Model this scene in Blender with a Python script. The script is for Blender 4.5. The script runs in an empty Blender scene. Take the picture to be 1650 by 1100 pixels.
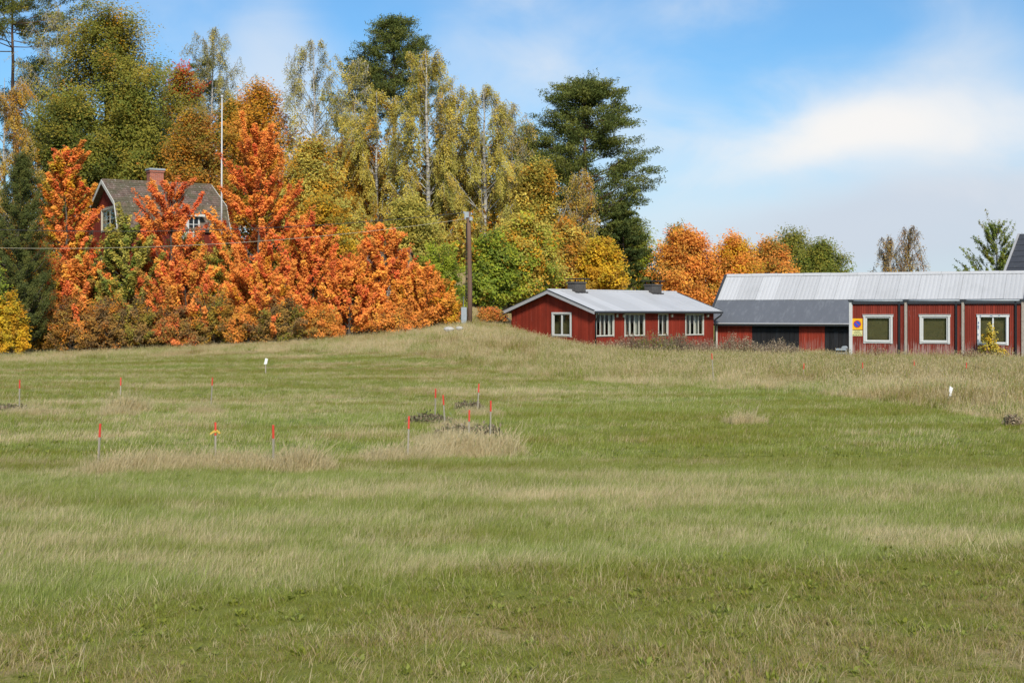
import bpy, math, random
import numpy as np
from mathutils import Vector

S = bpy.context.scene
C = S.collection
PI = math.pi
R = math.radians

# ------------------------------------------------------------------ camera
CAMZ = 2.2
cam_d = bpy.data.cameras.new('camera'); cam = bpy.data.objects.new('camera', cam_d); C.objects.link(cam)
cam.location = (0, 0, CAMZ); cam.rotation_euler = (PI / 2, 0, 0)
cam_d.lens = 50; cam_d.sensor_width = 36; cam_d.shift_y = -48 / 1650
cam_d.clip_start = 0.1; cam_d.clip_end = 6000
S.camera = cam

# ------------------------------------------------------------------ light
SUN_EL, SUN_AZ = R(38), R(168)       # azimuth from +Y (north) clockwise: behind the camera, a little to the right
SUN_STRENGTH, SKY_STRENGTH, EXPOSURE = 3.2, 0.095, 0.56
sd = bpy.data.lights.new('sun', 'SUN'); sun = bpy.data.objects.new('sun', sd); C.objects.link(sun)
sd.energy = SUN_STRENGTH; sd.angle = R(10); sd.color = (1.0, 0.93, 0.82)
dirv = Vector((math.sin(SUN_AZ) * math.cos(SUN_EL), math.cos(SUN_AZ) * math.cos(SUN_EL), math.sin(SUN_EL)))
sun.rotation_euler = dirv.to_track_quat('Z', 'Y').to_euler()
S.view_settings.view_transform = 'Standard'; S.view_settings.look = 'None'
S.view_settings.gamma = 1; S.view_settings.exposure = EXPOSURE; S.view_settings.use_curve_mapping = False
S.cycles.max_bounces = 6; S.cycles.diffuse_bounces = 4; S.cycles.caustics_reflective = False; S.cycles.caustics_refractive = False; S.cycles.transparent_max_bounces = 8

W = bpy.data.worlds.new('World'); S.world = W; W.use_nodes = True


class NT:
    """small helper to write node trees"""
    def __init__(s, tree): s.t = tree; s.n = tree.nodes; s.l = tree.links
    def node(s, typ, **kw):
        n = s.n.new(typ)
        for k, v in kw.items(): setattr(n, k, v)
        return n
    def link(s, a, b): s.l.new(a, b)
    def put(s, sock, v):
        if hasattr(v, 'is_output') or isinstance(v, bpy.types.NodeSocket): s.l.new(v, sock)
        else: sock.default_value = v
    def math(s, op, a, b=0.0, c=None, clamp=False):
        n = s.n.new('ShaderNodeMath'); n.operation = op; n.use_clamp = clamp
        s.put(n.inputs[0], a); s.put(n.inputs[1], b)
        if c is not None: s.put(n.inputs[2], c)
        return n.outputs[0]
    def mix(s, f, a, b, blend='MIX'):
        n = s.n.new('ShaderNodeMix'); n.data_type = 'RGBA'; n.blend_type = blend; n.clamp_factor = True
        s.put(n.inputs[0], f)
        for k, v in ((6, a), (7, b)):
            if isinstance(v, tuple) and len(v) == 3: v = (*v, 1)
            s.put(n.inputs[k], v)
        return n.outputs[2]
    def smooth(s, x, a, b):
        n = s.n.new('ShaderNodeMapRange'); n.interpolation_type = 'SMOOTHSTEP'
        s.put(n.inputs[0], x); n.inputs[1].default_value = a; n.inputs[2].default_value = b
        return n.outputs[0]
    def noise(s, vec, scale, detail=4, rough=.55, lac=2.0, dist=0.0):
        n = s.n.new('ShaderNodeTexNoise'); s.put(n.inputs['Vector'], vec)
        n.inputs['Scale'].default_value = scale; n.inputs['Detail'].default_value = detail
        n.inputs['Roughness'].default_value = rough; n.inputs['Distortion'].default_value = dist
        return n.outputs[0]
    def mapping(s, vec, scale=(1, 1, 1), loc=(0, 0, 0)):
        n = s.n.new('ShaderNodeMapping'); s.put(n.inputs[0], vec)
        n.inputs['Scale'].default_value = scale; n.inputs['Location'].default_value = loc
        return n.outputs[0]


wt = NT(W.node_tree); wt.n.clear()
tc = wt.node('ShaderNodeTexCoord'); sep = wt.node('ShaderNodeSeparateXYZ'); wt.link(tc.outputs['Generated'], sep.inputs[0])
sky = wt.node('ShaderNodeTexSky'); sky.sky_type = 'NISHITA'; sky.sun_disc = False
sky.sun_elevation = SUN_EL; sky.sun_rotation = SUN_AZ
sky.air_density = 1.0; sky.dust_density = 0.6; sky.ozone_density = 2.5
yy = wt.math('MAXIMUM', sep.outputs[1], 0.08)
u = wt.math('DIVIDE', sep.outputs[0], yy); v = wt.math('DIVIDE', sep.outputs[2], yy)
# cloud layer: noise on the direction itself (all round the sky), stretched along the horizon
cvec = wt.mapping(tc.outputs['Generated'], (1.0, 1.0, 2.3))
n1 = wt.noise(cvec, 4.2, 3, .48, dist=.2)
n2 = wt.noise(wt.mapping(tc.outputs['Generated'], (1.0, 1.0, 1.8), (3.1, 1.7, .4)), 11.0, 5, .55, dist=.5)


def blob(cu, cv, ru, rv, slope=0.0):
    """soft elliptical bank of cloud standing in a given direction"""
    du = wt.math('SUBTRACT', u, cu)
    dv = wt.math('SUBTRACT', wt.math('SUBTRACT', v, cv), wt.math('MULTIPLY', du, slope))
    a = wt.math('POWER', wt.math('ABSOLUTE', wt.math('DIVIDE', du, ru)), 2)
    b = wt.math('POWER', wt.math('ABSOLUTE', wt.math('DIVIDE', dv, rv)), 2)
    e = wt.math('EXPONENT', wt.math('MULTIPLY', wt.math('ADD', a, b), -1.0))
    return e


def px_u(px): return (px - 825) / 2292


def px_v(py): return (502 - py) / 2292


def bl(px, py, rx, ry, slope=0.0): return blob(px_u(px), px_v(py), rx / 2292, ry / 2292, slope)


nn = wt.math('SUBTRACT', n1, 0.5)
nm = wt.math('SUBTRACT', n2, 0.5)
def add(*a):
    r = a[0]
    for x in a[1:]: r = wt.math('ADD', r, x)
    return r
def mul(a, k): return wt.math('MULTIPLY', a, k)
# thin veil: whitens the blue
veil = add(mul(bl(440, 130, 105, 190, 0.0), .85), mul(bl(230, 250, 200, 110), .5), mul(bl(1250, 340, 620, 150, 0.05), .95),
           mul(bl(1550, 100, 170, 110, .2), .6), mul(bl(800, 110, 170, 110), .42), mul(bl(160, 20, 200, 80), .3), mul(nn, 1.7), mul(nm, .7), 0.06)
veil = wt.math('ADD', veil, wt.math('MULTIPLY', wt.smooth(sep.outputs[2], .28, .60), .38))      # extra cloud added overhead, out of view, to lift the sky fill
veil = wt.smooth(veil, 0.0, 1.0)
# bright heap on the right
heap = add(mul(bl(1400, 200, 215, 66, .12), .95), mul(bl(1190, 265, 170, 48, .25), .6), mul(bl(1600, 250, 160, 70, .0), .3), mul(nn, 1.3), mul(nm, 1.0))
heap = wt.smooth(heap, 0.0, 1.35)
# grey underside of it
grey = add(mul(bl(1500, 360, 420, 95, .1), 1.15), mul(nn, .8), mul(nm, .5))
grey = wt.smooth(grey, 0.15, 1.0)
low = wt.smooth(sep.outputs[2], 0.12, -0.02)
blue = wt.mix(1.0, sky.outputs[0], (0.52, 0.80, .98), 'MULTIPLY')
skyc = wt.mix(wt.math('MULTIPLY', low, .6), blue, (4.4, 5.1, 6.0))
skyc = wt.mix(wt.math('MULTIPLY', veil, .72), skyc, (5.3, 5.75, 6.3))
skyc = wt.mix(wt.math('MULTIPLY', grey, .70), skyc, (4.3, 4.65, 5.35))
skyc = wt.mix(wt.math('MULTIPLY', heap, .92), skyc, (6.9, 6.7, 6.5))
bg = wt.node('ShaderNodeBackground'); bg.inputs[1].default_value = SKY_STRENGTH; wt.link(skyc, bg.inputs[0])
wo = wt.node('ShaderNodeOutputWorld'); wt.link(bg.outputs[0], wo.inputs[0])


# ------------------------------------------------------------------ helpers
def tag(o, label=None, cat=None, group=None, kind=None):
    if label: o['label'] = label
    if cat: o['category'] = cat
    if group: o['group'] = group
    if kind: o['kind'] = kind
    return o


def empty(name, loc, rz=0.0, label=None, cat=None, group=None):
    o = bpy.data.objects.new(name, None); o.location = loc; o.rotation_euler = (0, 0, rz)
    o.empty_display_size = .3
    C.objects.link(o); return tag(o, label, cat, group)


def link_mesh(name, me, mat=None, parent=None, kind=None):
    if mat is not None: me.materials.append(mat)
    o = bpy.data.objects.new(name, me); C.objects.link(o)
    if parent is not None: o.parent = parent
    if kind: o['kind'] = kind
    return o


def np_mesh(name, verts, faces, attrs=None, smooth=False):
    """faces: int array (n,k); attrs: {name: (type, per-vertex data)}"""
    verts = np.asarray(verts, dtype=np.float32); faces = np.asarray(faces, dtype=np.int32)
    me = bpy.data.meshes.new(name); me.vertices.add(len(verts)); me.vertices.foreach_set('co', verts.ravel())
    n, k = faces.shape
    me.loops.add(n * k); me.loops.foreach_set('vertex_index', faces.ravel())
    me.polygons.add(n)
    me.polygons.foreach_set('loop_start', np.arange(0, n * k, k, dtype=np.int32))
    me.polygons.foreach_set('loop_total', np.full(n, k, dtype=np.int32))
    if smooth: me.polygons.foreach_set('use_smooth', np.ones(n, dtype=bool))
    me.update(calc_edges=True)
    for an, (ty, data) in (attrs or {}).items():
        a = me.attributes.new(an, ty, 'POINT')
        a.data.foreach_set({'FLOAT': 'value', 'FLOAT_COLOR': 'color', 'FLOAT_VECTOR': 'vector'}[ty], np.asarray(data, dtype=np.float32).ravel())
    return me


class MB:
    """collects boxes, prisms and tubes into ONE mesh; f maps local points"""
    def __init__(s, f=None): s.v = []; s.fc = []; s.a = []; s.f = f or (lambda p: p); s.val = .5
    def add(s, pts, faces):
        b = len(s.v); s.v += [s.f(tuple(p)) for p in pts]; s.a += [s.val] * len(pts)
        s.fc += [tuple(b + i for i in q) for q in faces]
    def box(s, x0, x1, y0, y1, z0, z1, ztop1=None):
        """ztop1: height of the top at the x1 side (sloping top)"""
        t = z1 if ztop1 is None else ztop1
        s.add([(x0, y0, z0), (x1, y0, z0), (x1, y1, z0), (x0, y1, z0), (x0, y0, z1), (x1, y0, t), (x1, y1, t), (x0, y1, z1)],
              [(0, 3, 2, 1), (4, 5, 6, 7), (0, 1, 5, 4), (1, 2, 6, 5), (2, 3, 7, 6), (3, 0, 4, 7)]); return s
    def hexa(s, p):
        s.add(p, [(0, 3, 2, 1), (4, 5, 6, 7), (0, 1, 5, 4), (1, 2, 6, 5), (2, 3, 7, 6), (3, 0, 4, 7)]); return s
    def extrude(s, poly, d):
        """poly: list of 3D points, extruded by vector d"""
        n = len(poly); q = [tuple(a + b for a, b in zip(p, d)) for p in poly]
        s.add(list(poly) + q, [tuple(range(n))[::-1], tuple(range(n, 2 * n))] + [(i, (i + 1) % n, n + (i + 1) % n, n + i) for i in range(n)]); return s
    def tube(s, pts, rad, n=8, cap=True):
        pts = [Vector(p) for p in pts]
        if not hasattr(rad, '__len__'): rad = [rad] * len(pts)
        rings = []
        for i, p in enumerate(pts):
            d = (pts[min(i + 1, len(pts) - 1)] - pts[max(i - 1, 0)]).normalized()
            a = d.orthogonal().normalized() if i == 0 else (prev - d * prev.dot(d)).normalized()
            prev = a; b = d.cross(a)
            rings += [tuple(p + (a * math.cos(2 * PI * k / n) + b * math.sin(2 * PI * k / n)) * rad[i]) for k in range(n)]
        f = [(i * n + k, i * n + (k + 1) % n, (i + 1) * n + (k + 1) % n, (i + 1) * n + k) for i in range(len(pts) - 1) for k in range(n)]
        if cap: f += [tuple(range(n))[::-1], tuple((len(pts) - 1) * n + k for k in range(n))]
        s.add(rings, f); return s
    def build(s, name, mat, parent=None, smooth=False, kind=None, bevel=0):
        me = bpy.data.meshes.new(name); me.from_pydata([tuple(map(float, p)) for p in s.v], [], s.fc); me.update()
        a = me.attributes.new('v', 'FLOAT', 'POINT'); a.data.foreach_set('value', np.array(s.a, dtype=np.float32))
        if smooth:
            for p in me.polygons: p.use_smooth = len(p.vertices) == 4
        o = link_mesh(name, me, mat, parent, kind)
        if bevel:
            m = o.modifiers.new('bevel', 'BEVEL'); m.width = bevel; m.segments = 1; m.limit_method = 'ANGLE'
        return o


def at(px, py, Y):
    """the point seen at a pixel of the photograph, at distance Y"""
    return Vector(((px - 825) / 2292 * Y, Y, CAMZ + (502 - py) / 2292 * Y))


def X_at(px, Y): return (px - 825) / 2292 * Y


# ---- value noise
def _hash(ix, iy, seed):
    h = (ix.astype(np.int64) * 374761393 + iy.astype(np.int64) * 668265263 + seed * 1442695041) & 0x7fffffff
    h = ((h ^ (h >> 13)) * 1274126177) & 0x7fffffff
    return ((h ^ (h >> 16)) & 0xffff) / 65535.0


def vnoise(x, y, seed=0):
    x = np.asarray(x, float); y = np.asarray(y, float)
    ix = np.floor(x); iy = np.floor(y); fx = x - ix; fy = y - iy
    fx = fx * fx * (3 - 2 * fx); fy = fy * fy * (3 - 2 * fy)
    a = _hash(ix, iy, seed); b = _hash(ix + 1, iy, seed); c = _hash(ix, iy + 1, seed); d = _hash(ix + 1, iy + 1, seed)
    return (a * (1 - fx) + b * fx) * (1 - fy) + (c * (1 - fx) + d * fx) * fy


def fbm(x, y, seed=0, oct=4):
    r = 0; amp = 1; tot = 0
    for k in range(oct):
        r = r + amp * vnoise(x * 2 ** k + 17.3 * k, y * 2 ** k - 9.1 * k, seed + k); tot += amp; amp *= .55
    return r / tot


def sst(x, a, b):
    t = np.clip((np.asarray(x, float) - a) / (b - a), 0, 1); return t * t * (3 - 2 * t)


# ------------------------------------------------------------------ terrain
BX = [-60, -26, -21, -13, -7, -2.2, -.2, 2, 4, 7, 11, 17, 60]
BZ = [-.1, 0, .1, .55, .92, 1.48, 1.15, .68, .3, .1, -.05, -.12, -.15]


def ground(x, y):
    x = np.asarray(x, float); y = np.asarray(y, float)
    bank = np.interp(x, BX, BZ) * sst(y, 48, 72)
    hill = 3.4 * sst(y, 73, 87) * (1 - sst(x, -3, 7)) + 3.2 * sst(y, 88, 135) * (1 - sst(x, 0, 16))
    und = (fbm(x / 6, y / 5, 5) - .5) * .12 + (fbm(x / 1.3, y / 1.1, 9, 3) - .5) * .035
    und = und * sst(np.hypot(x, y), 3, 9)
    far = (fbm(x / 90, y / 90, 31) - .45) * 14 * sst(np.hypot(x, y), 200, 600)
    return bank + hill + und + far


def gz(x, y): return float(ground(x, y))


# ---- where the grass is dry, how tall it stands
TBX = [-80, -22, -12, -4, 0, 3.3, 7.7, 9.0, 9.7, 10.4, 11.5, 80]
TBY = [58, 60, 62.5, 58, 50, 43, 37.6, 35.0, 30, 24, 18, 14]
# standing clumps left round the survey stakes: (centre px, y of foot, half width m, half depth m, height m)
CLUMPS = [(205, 757, .62, .45, .30), (270, 752, .75, .5, .27), (345, 750, .7, .5, .26), (420, 752, .6, .5, .26), (480, 755, .35, .5, .36), (500, 757, .3, .3, .3),
          (150, 762, .22, .2, .2), (630, 742, .55, .5, .26), (690, 735, .6, .6, .24), (745, 728, .6, .6, .30), (795, 732, .42, .55, .33), (720, 712, .6, .7, .22),
          (735, 690, .45, .5, .2), (770, 672, .45, .4, .22), (203, 664, .45, .35, .42), (185, 670, .6, .3, .22), (325, 667, .45, .35, .27), (1200, 682, .35, .3, .3),
          (60, 668, .7, .5, .2)]
CL = []
for _px, _py, _a, _b, _h in CLUMPS:
    _Y = CAMZ * 2292 / (_py - 502); CL.append((X_at(_px, _Y), _Y, _a, _b, _h * .82))


def fields(x, y):
    """dry fraction 0..1, hue shift 0..1 (0 blue-green, 1 yellow-olive), height in m, clump mask"""
    x = np.asarray(x, float); y = np.asarray(y, float)
    nb = fbm(x / 7, y / 3.0, 11); ns = fbm(x / 2.2, y / .9, 21); nf = fbm(x / .7, y / .5, 41, 3)
    yb = 11.6 + .33 * x + (fbm(x / 1.5, y / 1.5, 51) - .5) * 2.2
    near = 1 - sst(y, yb - .5, yb + .6)
    st_ = fbm(x / 3.6, y / .62, 121); dry = .22 + (nb - .5) * .6 + (ns - .5) * 1.1 + (st_ - .5) * .8 + (nf - .5) * .9
    hue = .45 + (fbm(x / 3.5, y / 1.0, 61) - .5) * 1.7
    hgt = .085 + .06 * (ns - .5)
    mid = sst(y, yb, yb + 1) * (1 - sst(y, 17, 20.5))
    dry = dry + mid * .13; hue = hue - mid * .22; hgt = hgt + mid * (.012 + .04 * (nb - .5))
    # greener mown swaths
    sw = np.exp(-((y - (19.6 + .12 * x + .9 * np.sin(x * .35))) / 1.3) ** 2)
    dry = dry - .28 * sw; hgt = hgt - .02 * sw
    arc = np.exp(-((np.hypot((x - 6.5) / 1.5, y - 27) - 5.2) / 1.5) ** 2) * sst(x, -4, 1)
    dry = dry - .34 * arc; hue = hue + .25 * arc
    gr = np.exp(-(((x - 7) / 5.5) ** 2 + ((y - 27) / 5.5) ** 2)); dry = dry - .16 * gr; hue = hue + .2 * gr
    edge = np.exp(-((y - np.interp(x, TBX, TBY) + 1.8) / 2.0) ** 2) * sst(x, 1, 7); dry = dry - .28 * edge; hue = hue + .1 * edge
    far = sst(y, 30, 40) * (1 - sst(x, -1, 6)); dry = dry + .12 * far; hue = hue + .22 * far
    dry = dry * (1 - near) + near * (.33 + (nb - .5) * .5 + (nf - .5) * .7 + (ns - .5) * .4)
    hue = hue * (1 - near) + near * (.86 + (ns - .5) * .5); hgt = hgt * (1 - near) + near * (.048 + .035 * (nf - .5))
    st = np.exp(-(((x + 2.6) / 6.5) ** 2 + ((y - 22.5) / 5) ** 2)); dry = dry - .14 * st * (1 - near)
    # tall dry border
    tb = np.interp(x, TBX, TBY) + (fbm(x / 1.6, y / 1.6, 71) - .5) * 1.6
    tall = sst(y, tb - .25, tb + .5)
    wd = fbm(x / 3, y / 3, 81)
    tdry = .82 + (ns - .5) * .7 - .5 * sst(fbm(x / 1.8, y / 2.6, 151), .46, .64) - .38 * sst(y, 50, 58) * sst(x, 2, 7) * (.4 + wd)
    dry = dry * (1 - tall) + tall * tdry
    hue = hue * (1 - tall) + tall * (.5 + (nf - .5) * .8 + (wd - .5) * 1.6)
    hgt = hgt * (1 - tall) + tall * (.175 + .10 * sst(y, tb + 2, tb + 14) + .14 * (wd - .5) - .09 * sst(y, 62, 70))
    cm = np.zeros_like(dry)
    for cx, cy, a, b, h in CL:
        g = np.exp(-(((x - cx) / a) ** 2 + ((y - cy) / b) ** 2) ** 2)
        cm = np.maximum(cm, g * (h / .3))
    return np.clip(dry, .03, .97), np.clip(hue, 0, 1), np.clip(hgt, .03, 1), tall, cm


# ------------------------------------------------------------------ materials
def mat(name):
    m = bpy.data.materials.new(name); m.use_nodes = True; t = NT(m.node_tree)
    b = m.node_tree.nodes['Principled BSDF']; return m, t, b


def bump(t, b, h, dist=.01, strength=.6):
    n = t.node('ShaderNodeBump'); n.inputs['Strength'].default_value = strength; n.inputs['Distance'].default_value = dist
    t.put(n.inputs['Height'], h); t.link(n.outputs[0], b.inputs['Normal'])


def objco(t): return t.node('ShaderNodeTexCoord').outputs['Object']


def attr(t, name, typ='GEOMETRY', out='Fac'):
    n = t.node('ShaderNodeAttribute'); n.attribute_name = name; n.attribute_type = typ; return n.outputs[out]


def mat_plain(name, col, rough=.6, var=.15, scale=3.0, metal=0.0, dirt=None, dirt_amt=.4, streak=(1, 1, 1), bmp=0.0):
    m, t, b = mat(name); co = objco(t)
    n = t.noise(t.mapping(co, streak), scale, 5, .6)
    c1 = tuple(c * (1 - var) for c in col); c2 = tuple(min(1, c * (1 + var)) for c in col)
    c = t.mix(n, c1, c2)
    if dirt:
        n2 = t.noise(t.mapping(co, streak, (5, 3, 1)), scale * 2.7, 6, .7)
        c = t.mix(t.math('MULTIPLY', t.smooth(n2, .48, .72), dirt_amt), c, dirt)
    t.put(b.inputs['Base Color'], c); b.inputs['Roughness'].default_value = rough; b.inputs['Metallic'].default_value = metal
    if bmp: bump(t, b, t.noise(co, scale * 6, 4, .6), bmp)
    return m


def mat_boards(name, col, wear=(.30, .26, .23), wear_amt=.25, var=.22):
    """painted wooden boards: every board has its own tone (v), grain runs upwards, paint is worn at the foot"""
    m, t, b = mat(name); co = objco(t); vv = attr(t, 'v')
    g = t.noise(t.mapping(co, (18, 18, 1.2)), 1.0, 5, .65)
    big = t.noise(co, .8, 3, .5)
    c = t.mix(vv, tuple(x * (1 - var) for x in col), tuple(x * (1 + var) for x in col))
    c = t.mix(t.math('MULTIPLY', t.smooth(big, .35, .7), .55), c, tuple(x * .66 for x in col))
    fade = t.noise(t.mapping(co, (5, 5, .5), (7, 2, 9)), 1.0, 4, .6)
    c = t.mix(t.math('MULTIPLY', t.smooth(fade, .5, .8), .5), c, (min(1, col[0] * 1.35), col[1] * 2.0, col[2] * 2.2))
    sp = t.node('ShaderNodeSeparateXYZ'); t.link(co, sp.inputs[0])
    foot = t.smooth(sp.outputs[2], 1.15, .25)
    w = t.smooth(t.math('ADD', g, t.math('MULTIPLY', foot, .20)), .60, .74)
    c = t.mix(t.math('MULTIPLY', w, wear_amt), c, wear)
    t.put(b.inputs['Base Color'], c); b.inputs['Roughness'].default_value = .8; b.inputs['Specular IOR Level'].default_value = .25
    bump(t, b, g, .004); return m


def mat_leaf(name='leaf', trans=.27, rough=.55):
    m, t, b = mat(name)
    col = attr(t, 'col', 'GEOMETRY', 'Color')
    t.put(b.inputs['Base Color'], col); b.inputs['Roughness'].default_value = rough; b.inputs['Specular IOR Level'].default_value = .12
    tr = t.node('ShaderNodeBsdfTranslucent'); t.put(tr.inputs[0], col)
    mx = t.node('ShaderNodeMixShader'); mx.inputs[0].default_value = trans
    t.link(b.outputs[0], mx.inputs[1]); t.link(tr.outputs[0], mx.inputs[2])
    t.link(mx.outputs[0], t.n['Material Output'].inputs[0]); return m


def mat_bark(name, c1, c2, scale=5.0):
    m, t, b = mat(name); co = objco(t)
    n = t.noise(t.mapping(co, (1, 1, .25)), scale, 5, .7)
    t.put(b.inputs['Base Color'], t.mix(t.smooth(n, .35, .65), c1, c2)); b.inputs['Roughness'].default_value = .9
    bump(t, b, n, .02); return m


def mat_birch():
    m, t, b = mat('birch_bark'); co = objco(t)
    n = t.noise(t.mapping(co, (1.5, 1.5, 6)), 1.6, 4, .7); n2 = t.noise(t.mapping(co, (1, 1, .5)), 3, 3)
    c = t.mix(n2, (.33, .31, .275), (.45, .43, .39))
    c = t.mix(t.smooth(n, .52, .60), c, (.05, .045, .04))
    t.put(b.inputs['Base Color'], c); b.inputs['Roughness'].default_value = .75; return m


GREEN_A, GREEN_B = (.355, .410, .095), (.262, .268, .026)     # blue-green / yellow-green blades
STRAW_A, STRAW_B = (.74, .62, .37), (.33, .235, .085)


def mat_grass(name, gain=1.0):
    m, t, b = mat(name)
    vv = attr(t, 'v'); dry = attr(t, 'dry', 'INSTANCER'); hue = attr(t, 'hue', 'INSTANCER'); w = attr(t, 'w'); tip = attr(t, 'tip')
    gcol = t.mix(hue, tuple(c * gain for c in GREEN_A), tuple(c * gain for c in GREEN_B))
    gcol = t.mix(t.math('MULTIPLY', w, .45), gcol, (.185, .225, .04))
    scol = t.mix(t.math('ADD', t.math('MULTIPLY', w, .35), t.math('MULTIPLY', t.math('POWER', hue, 2), .7), clamp=True), STRAW_A, STRAW_B)
    f = t.smooth(t.math('SUBTRACT', t.math('ADD', dry, t.math('MULTIPLY', tip, .10)), vv), -.10, .10)
    c = t.mix(f, gcol, scol)
    t.put(b.inputs['Base Color'], c); b.inputs['Roughness'].default_value = .5; b.inputs['Specular IOR Level'].default_value = .3
    tr = t.node('ShaderNodeBsdfTranslucent'); t.put(tr.inputs[0], c)
    mx = t.node('ShaderNodeMixShader'); mx.inputs[0].default_value = .42
    t.link(b.outputs[0], mx.inputs[1]); t.link(tr.outputs[0], mx.inputs[2])
    t.link(mx.outputs[0], t.n['Material Output'].inputs[0]); return m


def mat_ground():
    m, t, b = mat('meadow_soil'); co = objco(t)
    dry = attr(t, 'dry'); hue = attr(t, 'hue')
    n = t.noise(co, 9, 6, .7); n2 = t.noise(t.mapping(co, (1, 2, 1)), 1.3, 5, .65); n3 = t.noise(co, 40, 4, .7)
    g = t.mix(hue, (.17, .20, .05), (.18, .185, .035)); s = t.mix(n2, (.40, .32, .17), (.30, .22, .10))
    f = t.smooth(t.math('SUBTRACT', dry, t.math('ADD', t.math('MULTIPLY', n, .6), t.math('MULTIPLY', n3, .4))), -.15, .15)
    c = t.mix(f, g, s); c = t.mix(t.smooth(n3, .52, .75), c, (.05, .045, .022))
    t.put(b.inputs['Base Color'], c); b.inputs['Roughness'].default_value = 1; b.inputs['Specular IOR Level'].default_value = .1
    bump(t, b, t.math('ADD', n, n3), .04); return m


M = {}
M['red'] = mat_boards('falu_red_boards', (.225, .026, .012))
M['red_barn'] = mat_boards('barn_red_boards', (.25, .030, .014))
M['red_mod'] = mat_boards('module_red_boards', (.22, .032, .018), wear=(.34, .22, .19), wear_amt=.85)
M['red_cot'] = mat_boards('cottage_red_boards', (.16, .022, .012), wear_amt=.15)
M['black'] = mat_boards('black_tarred_boards', (.014, .014, .016), wear=(.05, .05, .05), var=.35)
M['white'] = mat_plain('white_paint', (.56, .555, .53), .55, .08, 4, dirt=(.36, .34, .29), dirt_amt=.4, streak=(1, 1, .4))
M['white_peel'] = mat_plain('peeling_white_paint', (.66, .66, .65), .55, .05, 5, dirt=(.13, .20, .33), dirt_amt=.0)
M['blue_peel'] = mat_plain('old_blue_paint', (.08, .15, .28), .6, .3, 12)
M['cream'] = mat_plain('cream_paint', (.58, .52, .41), .6, .1, 5, dirt=(.3, .24, .16), dirt_amt=.5)
M['old_white'] = mat_plain('old_greyish_paint', (.55, .53, .47), .6, .12, 6, dirt=(.33, .30, .24), dirt_amt=.6, streak=(1, 1, .3))
M['dark_metal'] = mat_plain('dark_sheet_metal', (.035, .037, .042), .45, .2, 4)
M['black_pipe'] = mat_plain('black_pipe', (.012, .012, .013), .35, .2, 4)
M['roof_white'] = mat_plain('pale_roof_sheet', (.45, .45, .465), .42, .07, .9, dirt=(.36, .36, .36), dirt_amt=.35, streak=(.6, 2, 2), bmp=.004)
M['roof_barn'] = mat_plain('pale_fibre_sheet', (.41, .41, .425), .6, .08, .7, dirt=(.34, .345, .35), dirt_amt=.4, streak=(2.5, .5, .5), bmp=.006)


def mat_roof(name, col, dirt):
    m, t, b = mat(name); co = objco(t); vv = attr(t, 'v')
    c = t.mix(vv, tuple(x * .90 for x in col), tuple(x * 1.08 for x in col))
    s1 = t.noise(t.mapping(co, (3.5, .5, .5)), 1.3, 6, .7); s2 = t.noise(co, 5.5, 6, .75); s3 = t.noise(co, .5, 4, .6)
    c = t.mix(t.math('MULTIPLY', t.smooth(s1, .45, .75), .25), c, dirt)
    c = t.mix(t.math('MULTIPLY', t.smooth(s2, .60, .72), .45), c, tuple(x * .75 for x in dirt))
    c = t.mix(t.math('MULTIPLY', t.smooth(s3, .5, .75), .25), c, dirt)
    t.put(b.inputs['Base Color'], c); b.inputs['Roughness'].default_value = .5
    bump(t, b, t.math('ADD', s2, s3), .01); return m


M['roof_white'] = mat_roof('pale_roof_sheet', (.47, .47, .475), (.30, .30, .29))
M['roof_barn'] = mat_roof('pale_fibre_sheet', (.455, .455, .46), (.28, .285, .28))
M['pane_reflection'] = mat_plain('olive_brown_reflection', (.10, .082, .030), .9, .5, 2.2, dirt=(.045, .05, .018), dirt_amt=.9)  # mottled olive-brown tree reflection, painted on a panel behind the glass
M['felt'] = mat_plain('slate_grey_roofing_felt', (.10, .108, .125), .75, .10, .8, dirt=(.19, .20, .22), dirt_amt=.5, streak=(2, .6, .6), bmp=.006)
M['felt_dark'] = mat_plain('dark_roofing', (.04, .044, .055), .7, .2, 1, dirt=(.09, .09, .09), dirt_amt=.5)
M['grey_edge'] = mat_plain('grey_barge_board', (.36, .355, .36), .6, .1, 3, dirt=(.2, .2, .2), dirt_amt=.3)
M['post'] = mat_plain('weathered_post', (.36, .31, .26), .8, .2, 6, dirt=(.12, .10, .08), dirt_amt=.8, streak=(2, 2, .5))
M['chim'] = mat_plain('sooty_render', (.075, .068, .062), .9, .35, 5, dirt=(.02, .02, .02), dirt_amt=.9, bmp=.02)
M['iron'] = mat_plain('rusty_dark_iron', (.03, .026, .024), .6, .3, 6)
M['galv'] = mat_plain('galvanised_grey', (.30, .33, .35), .5, .15, 5, dirt=(.16, .17, .17), dirt_amt=.4, streak=(1, 1, .3))
M['pole'] = mat_plain('tarred_pole_wood', (.15, .085, .055), .8, .35, 3, dirt=(.05, .035, .03), dirt_amt=.7, streak=(6, 6, .4), bmp=.01)
M['flag'] = mat_plain('flagpole_white', (.50, .50, .50), .4, .05, 2)
M['stake'] = mat_plain('grey_stake_wood', (.30, .26, .20), .8, .15, 9, streak=(4, 4, .5))
M['stake_red'] = mat_plain('fluorescent_red_paint', (.60, .055, .03), .5, .12, 20)
M['ribbon'] = mat_plain('yellow_ribbon', (.55, .36, .06), .5, .2, 20)
M['board_white'] = mat_plain('white_marker_board', (.78, .78, .77), .5, .04, 4)
M['stone'] = mat_plain('pale_stone', (.42, .40, .37), .9, .2, 4, bmp=.02)
M['sign_yellow'] = mat_plain('sign_yellow', (.80, .42, .01), .4, .03, 4)
M['sign_pale'] = mat_plain('sign_pale_yellow', (.66, .60, .26), .45, .05, 8)
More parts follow.
